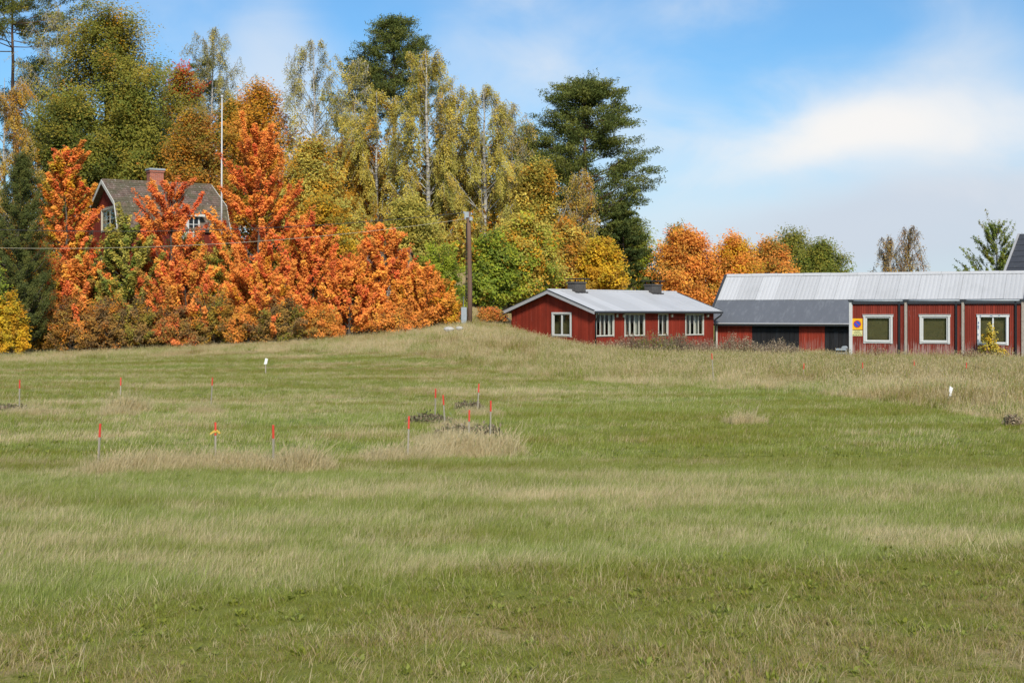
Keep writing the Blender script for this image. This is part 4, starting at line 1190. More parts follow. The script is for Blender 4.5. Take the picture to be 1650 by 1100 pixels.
def stakes():
    rnd = random.Random(3)
    for i, (px, y0, y1, k) in enumerate(STAKES):
        Y = CAMZ * 2292 / (y1 - 502); x = X_at(px, Y); g = gz(x, Y)
        if Y > 40:
            Y = 44 + (i % 3) if px < 1200 else Y; x = X_at(px, Y); g = gz(x, Y)
        H = zz(y0, Y) - g; w = .0125
        h = empty('survey_stake', (x, Y, g), rnd.uniform(-.6, .6), SL[i], 'stake', 'red topped survey stakes in the grass')
        h.rotation_euler[1] = rnd.uniform(-.06, .06); h.rotation_euler[0] = rnd.uniform(-.06, .06)
        red = .19; m = MB(); m.box(-w, w, -w * .8, w * .8, -.15, H - red); m.build('stake_shaft', M['stake'], h)
        m = MB(); m.box(-w * 1.1, w * 1.1, -w * .9, w * .9, H - red + .001, H); m.build('painted_top', M['stake_red'], h, bevel=.003)
        if k == 2:
            m = MB(); m.box(-.02, .02, -.02, .02, H - .15, H - .12)
            m.hexa([(-.02, -.03, H - .14), (-.02, -.036, H - .14), (-.02, -.036, H - .10), (-.02, -.03, H - .10), (-.09, -.02, H - .18), (-.09, -.026, H - .18), (-.08, -.026, H - .15), (-.08, -.02, H - .15)])
            m.hexa([(.0, -.03, H - .12), (.0, -.036, H - .12), (.02, -.036, H - .10), (.02, -.03, H - .10), (.05, -.03, H - .17), (.05, -.036, H - .17), (.07, -.036, H - .15), (.07, -.03, H - .15)])
            m.build('ribbon', M['ribbon'], h)
    # white markers
    Y = CAMZ * 2292 / (600 - 502) * .98; x = X_at(428, Y); g = gz(x, Y)
    h = empty('white_marker', (x, Y, g), 0, 'small white topped marker peg near the far left edge of the meadow', 'marker', None)
    m = MB(); m.box(-.02, .02, -.015, .015, -.1, .34); m.build('peg', M['stake'], h)
    m = MB(); m.hexa([(-.055, -.02, .341), (.05, -.02, .36), (.05, .0, .36), (-.055, 0, .341), (-.01, -.02, .56), (.08, -.02, .54), (.08, 0, .54), (-.01, 0, .56)]); m.build('flag_plate', M['board_white'], h)
    Y = 34.0; x = X_at(1528, Y); g = gz(x, Y); s = Y / 2292; hh = zz(623, Y) - g
    h = empty('white_marker_board', (x, Y, g), 0, 'white tilted marker board on two thin legs at the edge of the dry grass', 'marker')
    m = MB(); top = hh; b = hh - 17 * s
    m.hexa([(1 * s, 0, b + 2 * s), (5.5 * s, .02, b - .5 * s), (5.5 * s, .04, b - .5 * s), (1 * s, .02, b + 2 * s), (2.5 * s, 0, top + .02), (8 * s, .02, top - 2 * s), (8 * s, .04, top - 2 * s), (2.5 * s, .02, top + .02)]); m.build('board', M['board_white'], h)
    for a, b_ in ((1.6 * s, -1.5 * s), (4.0 * s, 1.2 * s)):
        m = MB(); m.tube([(a, .03, b + .02), (b_, .02, -.1)], .009, 6); m.build('leg', M['galv'], h)
    for px, py, r_, lb in ((723, 534, .17, 'pale stone lying left of its neighbour on the grassy bank'), (740, 535.5, .13, 'smaller pale stone lying right of its neighbour on the grassy bank')):
        Y = 66; p = at(px, py, Y); g = gz(p.x, Y); m = MB(); rn = random.Random(int(px)); n = 8; V = []; 
        for i in range(1, 4):
            for j in range(n):
                q = r_ * (.85 + .3 * rn.random()) * math.sin(i * PI / 4); V.append((q * 1.5 * math.cos(j * PI / 4), q * math.sin(j * PI / 4), r_ * .8 * math.cos(i * PI / 4)))
        V += [(0, 0, r_ * .75), (0, 0, -r_ * .8)]
        fc = [(i * n + j, i * n + (j + 1) % n, (i + 1) * n + (j + 1) % n, (i + 1) * n + j) for i in range(2) for j in range(n)] + [(j, 24, (j + 1) % n) for j in range(n)] + [(16 + j, 16 + (j + 1) % n, 25) for j in range(n)]
        m.add(V, fc); o = m.build('stone', M['stone'], None, bevel=.01); o.location = (p.x, Y, g + .22); tag(o, lb, 'stone')


stakes()

# ------------------------------------------------------------------ trees
PAL = {
    'olive': [(0.241, 0.214, 0.031), (0.164, 0.171, 0.027), (0.33, 0.249, 0.035)],
    'oakgreen': [(0.129, 0.157, 0.026), (0.181, 0.194, 0.03), (0.257, 0.221, 0.03)],
    'darkgreen': [(0.042, 0.065, 0.018), (0.059, 0.081, 0.022), (0.077, 0.091, 0.022)],
    'pine': [(0.108, 0.136, 0.031), (0.145, 0.167, 0.035), (0.085, 0.109, 0.029), (0.181, 0.184, 0.037)],
    'gold': [(0.56, 0.243, 0.018), (0.44, 0.207, 0.02), (0.667, 0.329, 0.02), (0.32, 0.183, 0.025)],
    'yellow': [(0.715, 0.45, 0.03), (0.598, 0.35, 0.02), (0.468, 0.35, 0.03)],
    'orange': [(0.818, 0.315, 0.06), (0.781, 0.243, 0.045), (0.837, 0.405, 0.06), (0.707, 0.243, 0.045)],
    'redorange': [(0.81, 0.229, 0.063), (0.754, 0.158, 0.05), (0.828, 0.299, 0.063), (0.681, 0.132, 0.045)],
    'red': [(0.588, 0.065, 0.018), (0.7, 0.117, 0.024), (0.42, 0.065, 0.018)],
    'rust': [(0.448, 0.155, 0.028), (0.569, 0.224, 0.028), (0.345, 0.172, 0.034), (0.276, 0.19, 0.041)],
    'brown': [(0.224, 0.129, 0.048), (0.31, 0.172, 0.056), (0.155, 0.103, 0.048), (0.38, 0.207, 0.048)],
    'birch': [(0.53, 0.426, 0.081), (0.418, 0.362, 0.072), (0.653, 0.5, 0.091), (0.316, 0.298, 0.063)],
    'birchgrey': [(0.254, 0.23, 0.086), (0.196, 0.184, 0.078), (0.332, 0.276, 0.103)],
    'birchgold': [(0.598, 0.38, 0.066), (0.475, 0.33, 0.066), (0.37, 0.281, 0.053)],
    'lime': [(0.308, 0.364, 0.03), (0.392, 0.406, 0.035), (0.224, 0.294, 0.03)],
    'green': [(0.156, 0.213, 0.03), (0.117, 0.163, 0.025), (0.208, 0.237, 0.035)],
    'juniper': [(0.061, 0.075, 0.02), (0.085, 0.097, 0.023), (0.117, 0.118, 0.025)],
    'dry': [(.24, .17, .09), (.18, .12, .07), (.30, .22, .12)],
}


def palmix(rng, n, spec):
    """spec: list of (palette, weight) -> n colours"""
    names = [s[0] for s in spec]; w = np.array([s[1] for s in spec], float); w /= w.sum()
    pick = rng.choice(len(names), n, p=w); out = np.zeros((n, 3))
    for i, nm in enumerate(names):
        P = np.array(PAL[nm]); k = pick == i; out[k] = P[rng.integers(0, len(P), k.sum())]
    return out


def env(kind, t):
    return env_raw(kind, t) / env_raw(kind, np.linspace(0, 1, 40)).max()


def env_raw(kind, t):
    """crown radius 0..1 at height fraction t of the crown"""
    t = np.clip(t, 0, 1)
    if kind == 'broad': return np.clip(np.sin(PI * np.clip(t, 0, 1) ** .75 * .93 + .2), 0, 1) ** .6
    if kind == 'birch': return np.clip(1.15 * (t + .15) ** .40 * (1.03 - t) ** .48, 0, 1)
    if kind == 'pine': return np.clip(1.2 * (t + .10) ** .30 * (1.03 - t) ** .55, 0, 1)
    if kind == 'cherry': return np.clip(1.10 * (t + .25) ** .25 * (1.01 - t) ** .52, 0, 1)
    if kind == 'shrub': return np.clip((1.02 - t ** 2) ** .5, 0, 1)
    if kind == 'juniper': return np.clip((1.0 - t ** 2.6) ** .75 * (.82 + .18 * np.sin(t * PI)), 0, 1)
    return t * 0 + 1


KP = {  # limbs, twigs per limb, leaves, leaf long, leaf wide, twig length (share of radius), spread
    'broad': dict(nl=72, ns=9, size=.165, ar=.62, tw=.34, sig=.26, el=.55, up=.35),
    'birch': dict(nl=54, ns=9, size=.108, ar=.6, tw=.20, sig=.13, el=1.1, up=.3),
    'pine': dict(nl=46, ns=11, size=.20, ar=.26, tw=.28, sig=.17, el=.12, up=.1),
    'cherry': dict(nl=84, ns=7, size=.155, ar=.5, tw=.30, sig=.075, el=1.25, up=.9),
    'shrub': dict(nl=46, ns=7, size=.12, ar=.55, tw=.34, sig=.16, el=1.3, up=.5),
    'juniper': dict(nl=170, ns=5, size=.12, ar=.30, tw=.14, sig=.10, el=.7, up=.9),
}


def tubes_np(starts, ctrls, ends, r0, r1, nseg, nside):
    """quadratic tubes, vectorised"""
    n = len(starts); s = np.linspace(0, 1, nseg + 1)[None, :, None]
    P = starts[:, None] * (1 - s) ** 2 + 2 * ctrls[:, None] * s * (1 - s) + ends[:, None] * s ** 2
    D = np.gradient(P, axis=1); D /= np.linalg.norm(D, axis=2, keepdims=True) + 1e-9
    up = np.array([.31, .17, .93]); A = np.cross(D, up); A /= np.linalg.norm(A, axis=2, keepdims=True) + 1e-9; B = np.cross(D, A)
    rad = r0[:, None] * (1 - s[0, :, 0][None]) ** .8 + r1[:, None] * s[0, :, 0][None]
    th = np.arange(nside) * 2 * PI / nside
    V = P[:, :, None] + rad[:, :, None, None] * (A[:, :, None] * np.cos(th)[None, None, :, None] + B[:, :, None] * np.sin(th)[None, None, :, None])
    idx = np.arange(n * (nseg + 1) * nside).reshape(n, nseg + 1, nside)
    a = idx[:, :-1]; b = idx[:, 1:]
    F = np.stack([a, np.roll(a, -1, 2), np.roll(b, -1, 2), b], -1).reshape(-1, 4)
    return V.reshape(-1, 3), F


TREES = 0
WK = {'birch': 1.36, 'cherry': 1.42, 'broad': 1.18, 'pine': 1.10, 'shrub': 1.25, 'juniper': 1.12}


def tree(name, label, cat, kind, px, ytop, ybase, wpx, Y, pal, leaves=14000, bark='bark', trunk_r=.16, group=None, top=None, lean=0.0, seed=None,
         sparse=1.0, limb_r=.40, nl=None, tip=None, ybot=None, size=1.0, twigs=False, open_=0.0, asym=.36):
    """ytop / ybase: photo rows of crown top and crown underside; the trunk goes down to the ground"""
    global TREES
    leaves = int(leaves * 1.5); TREES += 1; rng = np.random.default_rng(seed if seed is not None else 100 + TREES); K = KP[kind]
    x = X_at(px, Y); g = gz(x, Y); H = zz(ytop, Y) - g; zb = max(zz(ybase, Y) - g, .15 if kind in ('shrub', 'juniper') else .4); Rm = wpx / 2 / 2292 * Y * WK[kind]
    root = empty(name, (x, Y, g), 0, label, cat, group)
    # trunk
    nseg = 12; tz = np.linspace(0, 1, nseg + 1); wob = np.cumsum(rng.normal(0, .012, (nseg + 1, 2)), 0) * H * .25; wob[0] = 0
    TP = np.stack([wob[:, 0] + lean * H * tz ** 1.5, wob[:, 1], tz * H * (.97 if kind != 'shrub' else .8)], -1)
    def trunk_at(z):
        q = np.clip(z / (TP[-1, 2] + 1e-6), 0, 1) * nseg; return np.stack([np.interp(q, np.arange(nseg + 1), TP[:, k]) for k in range(3)], -1)
    n1 = nl or K['nl']
    # limb ends fill the crown envelope; most of them near its skin
    inner = rng.random(n1) < .28
    u_ = (np.arange(n1) + rng.random(n1)) / n1; t = u_ ** (.85 if kind != 'juniper' else 1.0)
    az = np.arange(n1) * 2.39996 + rng.normal(0, .35, n1)
    # uneven outline: lobes that depend on direction and height
    if kind == 'cherry': asym *= .62
    lob = 1 + asym * (vnoise(np.cos(az) * 1.3 + 7 * TREES, np.sin(az) * 1.3 + t * 3.1, TREES) * 2 - 1) + asym * .6 * (rng.random(n1) * 2 - 1)
    rad = env(kind, t) * Rm * .84 * lob * np.where(inner, .3 + .35 * rng.random(n1), .78 + .24 * rng.random(n1))
    ze_ = zb + t * (H - zb) * (.97 + .03 * rng.random(n1))
    if kind == 'pine':   # whorls in layers
        ze_ = ze_ + rng.normal(0, .25, n1); ze_ = np.minimum(ze_, H)
    tc_ = trunk_at(ze_); E = tc_.copy(); E[:, 0] += rad * np.cos(az); E[:, 1] += rad * np.sin(az); E[:, 2] = ze_
    if kind == 'cherry': ze_ = ze_ + rng.random(n1) ** 3 * (H - ze_) * .35
    rise = rad * K['el'] * (.7 + .6 * rng.random(n1))
    if kind == 'pine': rise = rad * (t * .75 - .05 + .25 * rng.random(n1))
    zs = np.clip(ze_ - rise, zb * .45, H * .96) if kind != 'shrub' else np.clip(rng.random(n1) * .2 * H, 0, 1)
    St = trunk_at(zs)
    if kind == 'shrub': St[:, :2] += rng.normal(0, Rm * .18, (n1, 2))
    Ct = (St + E) / 2; Ct[:, :2] += (E[:, :2] - St[:, :2]) * .18; Ct[:, 2] -= rad * (.10 if kind != 'birch' else -.12)
    hf = zs / H; r0 = np.clip(trunk_r * limb_r * (1 - hf * .8) * np.clip(rad / (Rm * .8), .35, 1), .012, None); r1 = np.full(n1, .008)
    V1, F1 = tubes_np(St, Ct, E, r0, r1, 5, 5)
    tr_r = trunk_r * (1 - tz * .93) ** .85; tr_r[0] *= 1.35
    m = MB(); m.tube([tuple(p) for p in TP], list(np.maximum(tr_r, .01)), 9)
    TV = np.array(m.v); TVq = [f for f in m.fc if len(f) == 4]
    # twigs
    ns = K['ns']; li = np.repeat(np.arange(n1), ns); s = (.34 + .66 * (np.tile(np.arange(ns), n1) + rng.random(n1 * ns)) / ns)[:, None]
    s = np.clip(s, 0, 1); Bp = St[li] * (1 - s) ** 2 + 2 * Ct[li] * s * (1 - s) + E[li] * s ** 2
    out = E[li] - tc_[li]; out[:, 2] = 0; out /= np.linalg.norm(out, axis=1, keepdims=True) + .2
    rd = rng.normal(0, 1, (len(li), 3)); rd /= np.linalg.norm(rd, axis=1, keepdims=True)
    if kind == 'pine': rd[:, 2] *= .32; d = rd * .9 + out * .5 + np.array([0, 0, .22])
    elif kind == 'birch': d = rd * .35 + out * .25 + np.array([0, 0, -.75])
    elif kind == 'cherry': d = rd * .32 + out * .55 + np.array([0, 0, .72])
    elif kind == 'juniper': d = rd * .5 + out * .5 + np.array([0, 0, .8])
    else: d = rd * .9 + out * .3 + np.array([0, 0, K['up']])
    tl = (K['tw'] * Rm * (.5 + .8 * rng.random(len(li))) * (1.15 - .5 * s[:, 0]) + .12)[:, None]
    if kind == 'birch': tl = (.35 + 1.25 * rng.random(len(li)) ** 1.3)[:, None] * min(1.25, Rm / 1.8)
    if kind == 'cherry': tl *= ((.55 + .9 * (rng.random(len(li)) ** 2)) * np.where(s[:, 0] > .86, 1.55, .85))[:, None]
    Te = Bp + d * tl; Te[:, 2] = np.maximum(Te[:, 2], .08)
    keep = rng.random(len(li)) < sparse
    mats_v = [TV, V1]; mats_f = [np.array(TVq), F1 + len(TV)]
    if twigs or kind in ('cherry', 'pine'):
        V2, F2 = tubes_np(Bp, (Bp + Te) / 2, Te, np.full(len(li), .018), np.full(len(li), .005), 1, 3); mats_f.append(F2 + len(TV) + len(V1)); mats_v.append(V2)
    me = np_mesh('trunk', np.concatenate(mats_v), np.concatenate(mats_f), smooth=True); link_mesh('trunk', me, M[bark], root)
    # leaves
    kb = Bp[keep]; ke = Te[keep]; nt = len(kb)
    if nt and leaves:
        wgt = np.clip(np.linalg.norm(ke - kb, axis=1), .1, None) * (.4 + 1.2 * rng.random(nt)); wgt /= wgt.sum()
        ti = rng.choice(nt, leaves, p=wgt); f = rng.random(leaves)[:, None] ** (.8 if kind != 'pine' else .55)
        sg = K['sig'] * (1 if kind in ('cherry', 'birch', 'juniper') else min(1.5, max(.7, Rm / 2.6)))
        sg3 = np.array([1, 1, .55 if kind == 'pine' else .8]) * sg
        c = kb[ti] * (1 - f) + ke[ti] * f + np.clip(rng.normal(0, 1, (leaves, 3)), -1.5, 1.5) * sg3
        c[:, 2] = np.maximum(c[:, 2], .03)
        if open_:      # foliage parts before the trunk so that the bark shows
            tx = trunk_at(c[:, 2])[:, 0]; hid = (np.abs(c[:, 0] - tx) < open_) & (c[:, 1] < .3) & (rng.random(leaves) < .85); c[hid, 1] = np.abs(c[hid, 1]) + .3
        sz = {'cherry': 1.16, 'pine': 1.1}.get(kind, 1.02) * K['size'] * size * (.65 + .7 * rng.random(leaves)); 
        a = rng.normal(0, 1, (leaves, 3))
        if kind == 'pine': a = a * np.array([.8, .8, .55]) + np.array([0, 0, .55]) + out[keep][ti] * .5
        elif kind == 'juniper': a = a * .5 + np.array([0, 0, 1.]) + out[keep][ti] * .6
        elif kind in ('cherry', 'birch'): a = a * .7 + np.array([0, 0, -.9])
        a /= np.linalg.norm(a, axis=1, keepdims=True) + 1e-9
        b = np.cross(a, rng.normal(0, 1, (leaves, 3))); b /= np.linalg.norm(b, axis=1, keepdims=True) + 1e-9
        if kind in ('broad', 'birch', 'cherry', 'shrub', 'juniper'):     # blades turn their face outwards and to the light side (south)
            oc = c - np.stack([trunk_at(c[:, 2])[:, 0], trunk_at(c[:, 2])[:, 1], c[:, 2] * 0 + (zb + H) * .42], -1); oc /= np.linalg.norm(oc, axis=1, keepdims=True) + .3
            nrm = oc * .40 + np.array([.10, -.50, .58]) + rng.normal(0, .36, (leaves, 3)); nrm /= np.linalg.norm(nrm, axis=1, keepdims=True) + 1e-9
            a = a - nrm * np.sum(a * nrm, 1, keepdims=True); a /= np.linalg.norm(a, axis=1, keepdims=True) + 1e-9; b = np.cross(nrm, a)
        a = a * (sz * .5)[:, None]; b = b * (sz * .5 * K['ar'])[:, None]
        V = np.stack([c - a, c + a * .6 + b, c + a * .6 - b], 1).reshape(-1, 3); F = np.arange(leaves * 3).reshape(-1, 3)
        # colours: a tone for each twig, a tone for each leaf; some palettes change towards the top
        tw_c = palmix(rng, nt, pal); lf_c = palmix(rng, leaves, pal)
        if top:
            hsel = sst((kb[:, 2] + .6 * rng.normal(0, 1, nt)) / H, top[1], top[1] + .18); tp = palmix(rng, nt, top[0]); sel = rng.random(nt) < hsel; tw_c[sel] = tp[sel]
            lf_c = np.where(sel[ti][:, None], tp[ti], lf_c)
        col = tw_c[ti] * .78 + lf_c * .22; col *= (.88 + .24 * rng.random(leaves))[:, None] * (.85 + .3 * rng.random(nt))[ti][:, None]
        rgba = np.concatenate([col, np.ones((leaves, 1))], 1); rgba = np.repeat(rgba, 3, 0)
        me = np_mesh('crown', V, F, {'col': ('FLOAT_COLOR', rgba)}); link_mesh('crown', me, M['needle'] if kind in ('pine', 'juniper') else M['leaf'], root, kind='stuff')
    return root


T = tree
GB = 'trees of the wood on the slope'
# -- far row on the left hill
T('pine_tree', 'tall pine at the top left corner with flat open branches', 'tree', 'pine', 22, -95, 75, 230, 104, [('pine', 3), ('olive', 1.2)], 30000, 'bark_pine', .24, GB, nl=44)
T('pine_tree', 'dark pine standing behind the golden birch at the left edge', 'tree', 'pine', 60, 90, 290, 150, 108, [('darkgreen', 2), ('pine', 1)], 17000, 'bark_pine', .18, GB)
T('birch_tree', 'thin half bare grey birch rising left of the big oak', 'tree', 'birch', 98, 2, 250, 105, 101, [('birchgrey', 1), ('birch', .5)], 7500, 'birch', .10, GB, sparse=.55, twigs=True)
T('oak_tree', 'big olive green oak towering behind the cottage', 'tree', 'broad', 165, 34, 300, 225, 99, [('oakgreen', 2.2), ('olive', 2.2)], 76000, 'bark', .34, GB, top=([('olive', 2), ('gold', .1)], .7), nl=120, asym=.20, size=1.0)
T('oak_tree', 'dark green lower oak leaning out behind the cottage chimney', 'tree', 'broad', 215, 150, 330, 130, 97, [('oakgreen', 2), ('olive', 1.6)], 26000, 'bark', .2, GB)
T('oak_tree', 'shaded green oak behind the left orange tree', 'tree', 'broad', 110, 165, 350, 140, 96, [('oakgreen', 1.6), ('darkgreen', 1), ('olive', 1)], 24000, 'bark', .2, GB)
T('birch_tree', 'golden brown birch hanging over the left edge above the juniper', 'tree', 'birch', 8, 115, 400, 130, 90, [('birchgold', 2), ('gold', .7), ('rust', .4)], 26000, 'birch', .14, GB, twigs=True)
T('maple_tree', 'maple with a scarlet top between the oak and the drooping birch', 'tree', 'broad', 283, 116, 320, 105, 106, [('olive', 2), ('rust', .6)], 20000, 'bark', .17, GB, top=([('red', 3), ('orange', .6)], .84))
T('birch_tree', 'grey green drooping birch rising behind the flagpole', 'tree', 'birch', 340, 36, 270, 112, 112, [('birchgrey', 2.6), ('birch', 1)], 22000, 'birch', .17, GB, twigs=True, asym=.35)
T('pine_tree', 'dark pine half hidden by the drooping birch behind the flagpole', 'tree', 'pine', 322, 95, 230, 85, 117, [('pine', 1)], 9000, 'bark_pine', .14, GB)
T('oak_tree', 'yellow green oak below the drooping birch', 'tree', 'broad', 380, 165, 340, 90, 108, [('olive', 2), ('gold', .8)], 17000, 'bark', .15, GB)
T('maple_tree', 'rust brown maple behind the right half of the cottage roof', 'tree', 'broad', 318, 190, 400, 125, 95, [('rust', 2), ('olive', .8), ('gold', .7)], 25000, 'bark', .17, GB)
T('maple_tree', 'golden orange maple above the tall orange cherry', 'tree', 'broad', 415, 148, 370, 130, 97, [('gold', 3), ('orange', 1), ('olive', .5)], 32000, 'bark', .2, GB, asym=.32)
T('birch_tree', 'half bare birch with white limbs leaning right above the golden trees', 'tree', 'birch', 512, 58, 340, 125, 98, [('birchgrey', 1.2), ('birch', 2)], 22000, 'birch', .17, GB, open_=.4, sparse=.75, twigs=True, asym=.4, lean=-.01)
T('birch_tree', 'slim birch with a pale trunk slanting right beside the half bare birch', 'tree', 'birch', 558, 85, 300, 60, 97, [('birch', 2), ('birchgrey', 1)], 8000, 'birch', .12, GB, sparse=.6, twigs=True, lean=.07)
T('pine_tree', 'dark green pine standing highest in the middle of the wood', 'tree', 'pine', 630, 32, 185, 140, 112, [('pine', 1)], 34000, 'bark_pine', .24, GB, nl=84, asym=.30, seed=31)
T('pine_tree', 'lower pine crown left of the highest pine', 'tree', 'pine', 585, 88, 230, 90, 115, [('pine', 1), ('darkgreen', 1)], 11000, 'bark_pine', .16, GB)
T('birch_tree', 'dense olive birch in front of the highest pine', 'tree', 'birch', 608, 140, 400, 125, 93, [('birch', 3), ('gold', .3)], 36000, 'birch', .15, GB, twigs=True)
T('birch_tree', 'tall birch with bright white trunk and drooping top in mid wood', 'tree', 'birch', 690, 68, 420, 135, 89, [('birch', 3), ('birchgold', 1)], 42000, 'birch', .19, GB, open_=.38, twigs=True, asym=.35)
T('birch_tree', 'olive birch filling the gap left of the utility pole', 'tree', 'birch', 728, 150, 430, 95, 92, [('birch', 3)], 24000, 'birch', .12, GB, twigs=True)
T('birch_tree', 'broad olive birch rising straight behind the utility pole', 'tree', 'birch', 778, 128, 400, 115, 90, [('birch', 3), ('birchgold', .7)], 36000, 'birch', .17, GB, open_=.22, twigs=True, asym=.35)
T('birch_tree', 'thin straggling birch with sparse hanging twigs left of the big pine', 'tree', 'birch', 828, 158, 360, 68, 94, [('birchgrey', 1), ('birchgold', 2)], 7000, 'birch', .10, GB, sparse=.6, twigs=True)
T('maple_tree', 'bright golden maple glowing between the birches', 'tree', 'broad', 580, 242, 420, 130, 96, [('gold', 3), ('orange', .8), ('olive', .8)], 28000, 'bark', .17, GB)
T('maple_tree', 'amber maple low behind the utility pole', 'tree', 'broad', 725, 255, 450, 125, 95, [('gold', 2), ('olive', 1.6)], 22000, 'bark', .16, GB)
T('aspen_tree', 'yellow brown aspen under the half bare birch', 'tree', 'broad', 510, 235, 450, 120, 88, [('gold', 1.4), ('birch', 2.4)], 27000, 'bark', .14, GB)
T('oak_tree', 'green oak with yellow flecks left of the big pine', 'tree', 'broad', 850, 214, 420, 105, 104, [('oakgreen', 1.5), ('olive', 2), ('green', 1)], 26000, 'bark', .2, GB)
T('pine_tree', 'great spreading pine standing above the red house', 'tree', 'pine', 942, 122, 445, 206, 96, [('pine', 1)], 78000, 'bark_pine', .30, GB, nl=104, asym=.20, seed=77, limb_r=.32)
T('pine_tree', 'young dark pine low at the right of the great pine', 'tree', 'pine', 1005, 330, 470, 70, 94, [('pine', 1), ('darkgreen', .8)], 14000, 'bark_pine', .13, GB)
T('oak_tree', 'yellow green oak at the foot of the great pine right side', 'tree', 'broad', 1018, 375, 480, 100, 98, [('olive', 2), ('lime', .6), ('green', .6)], 20000, 'bark', .15, GB)
T('maple_tree', 'golden brown maple in front of the great pine', 'tree', 'broad', 868, 275, 470, 115, 91, [('gold', 1.6), ('birch', 1.6), ('olive', 1)], 27000, 'bark', .15, GB)
T('birch_tree', 'slender white stemmed birch below the great pine', 'tree', 'birch', 927, 268, 440, 55, 89, [('birchgold', 2), ('rust', .5)], 8000, 'bark_pale', .09, GB, sparse=.7, twigs=True, lean=.03)
T('rowan_tree', 'brownish orange rowan behind the first roof chimney', 'tree', 'broad', 915, 370, 495, 90, 86, [('rust', 1.4), ('gold', 1), ('birch', 1)], 16000, 'bark', .10, GB)
T('maple_tree', 'small bright yellow maple between the two roof chimneys', 'tree', 'broad', 968, 394, 480, 74, 85, [('yellow', 2.4), ('gold', 1.4)], 14000, 'bark', .09, GB)
T('aspen_tree', 'yellow green aspen with forked pale stems left of the red house', 'tree', 'broad', 845, 362, 480, 112, 80, [('birch', 1.6), ('gold', 1.2), ('lime', 1.3)], 24000, 'bark_pale', .09, GB)
T('aspen_tree', 'fresh green young aspen just right of the utility pole', 'tree', 'broad', 795, 385, 500, 78, 78.5, [('lime', 2), ('green', 2), ('gold', .4)], 15000, 'bark_pale', .07, GB)
T('hazel_bush', 'round lime green hazel just left of the utility pole', 'bush', 'shrub', 708, 390, 500, 88, 76.5, [('lime', 3), ('green', .8)], 15000, 'bark', .05, None)
T('rowan_tree', 'dull yellow thicket tree under the white trunked birch', 'tree', 'broad', 660, 330, 470, 100, 84, [('birch', 2.2), ('olive', 1.5)], 17000, 'bark', .1, GB)
T('rowan_tree', 'yellow rowan behind the right shoulder of the tall orange cherry', 'tree', 'broad', 520, 330, 470, 95, 82, [('gold', 1.6), ('yellow', .8), ('olive', 1)], 16000, 'bark', .1, GB)

# -- trees behind the roofs at right
GR = 'trees showing above the roofs at right'
T('oak_tree', 'green yellow oak top peeping over the left end of the orange trees', 'tree', 'broad', 1090, 368, 470, 62, 110, [('olive', 2), ('gold', 1)], 9000, 'bark', .12, GR)
T('maple_tree', 'wide burnt orange maple behind the right roof chimney', 'tree', 'broad', 1108, 384, 500, 112, 96, [('orange', 2.4), ('rust', .8)], 26000, 'bark_pale', .12, GR)
T('maple_tree', 'orange yellow maple at the left end of the barn roof', 'tree', 'broad', 1182, 394, 500, 100, 97, [('orange', 1.6), ('yellow', 1.6), ('gold', 1)], 24000, 'bark', .12, GR, asym=.2)
T('maple_tree', 'low rusty orange maple over the barn ridge', 'tree', 'broad', 1240, 398, 480, 90, 104, [('rust', 1.4), ('orange', 1.4), ('olive', .7)], 15000, 'bark', .11, GR)
T('oak_tree', 'open topped green oak above the barn ridge', 'tree', 'broad', 1280, 380, 470, 96, 112, [('oakgreen', 2), ('olive', 1.2)], 13000, 'bark', .15, GR, asym=.4)
T('oak_tree', 'dense round dark green oak above the barn ridge', 'tree', 'broad', 1324, 400, 480, 100, 108, [('oakgreen', 3), ('green', .4)], 20000, 'bark', .14, GR, asym=.15)
T('spruce_tree', 'dark conifer tip half hidden between the orange maples', 'tree', 'juniper', 1165, 405, 480, 22, 116, [('darkgreen', 1)], 2500, 'bark', .08, GR, nl=40)
T('birch_tree', 'left of the two thin brown birches behind the barn', 'tree', 'birch', 1431, 378, 470, 46, 112, [('birchgold', 1), ('rust', 1), ('dry', 1)], 3600, 'bark', .06, GR, sparse=.9, twigs=True)
T('birch_tree', 'right and taller of the two thin brown birches behind the barn', 'tree', 'birch', 1466, 360, 470, 50, 112, [('birchgold', 1), ('rust', 1), ('dry', 1.4)], 4200, 'bark', .06, GR, sparse=.9, twigs=True)
T('ash_tree', 'slim green tree beside the steep dark roof', 'tree', 'cherry', 1606, 364, 470, 86, 116, [('green', 2), ('oakgreen', 1.6)], 8500, 'bark', .11, GR, asym=.35)

# -- orange cherries and bushes along the hedge
T('cherry_tree', 'orange and yellow cherry tree beside the dark juniper', 'tree', 'cherry', 104, 245, 500, 96, 76, [('orange', 2.4), ('redorange', 2), ('yellow', .9), ('gold', .5)], 30000, 'bark', .10, None, asym=.3)
T('cherry_tree', 'red orange cherry tree growing in front of the cottage roof', 'tree', 'cherry', 276, 300, 520, 112, 75.5, [('redorange', 3), ('orange', 1.6)], 15500, 'bark', .09, None, sparse=.75, asym=.35)
T('cherry_tree', 'tallest orange cherry tree right of the flagpole', 'tree', 'cherry', 420, 218, 520, 150, 76, [('orange', 3), ('redorange', 1.6)], 36000, 'bark', .12, None, asym=.3)
T('cherry_tree', 'red orange cherry right of the tallest cherry', 'tree', 'cherry', 506, 370, 530, 104, 75, [('redorange', 2), ('orange', 2), ('gold', .3)], 20000, 'bark', .07, None, asym=.3)
T('cherry_tree', 'pointed orange cherry in front of the old shed', 'tree', 'cherry', 620, 370, 530, 102, 75, [('orange', 3), ('redorange', 1)], 19000, 'bark', .07, None, asym=.3)
T('cherry_tree', 'low orange cherry between the pointed cherry and the tallest one', 'tree', 'cherry', 562, 430, 535, 104, 74, [('orange', 2.6), ('redorange', 1)], 17000, 'bark', .06, None)
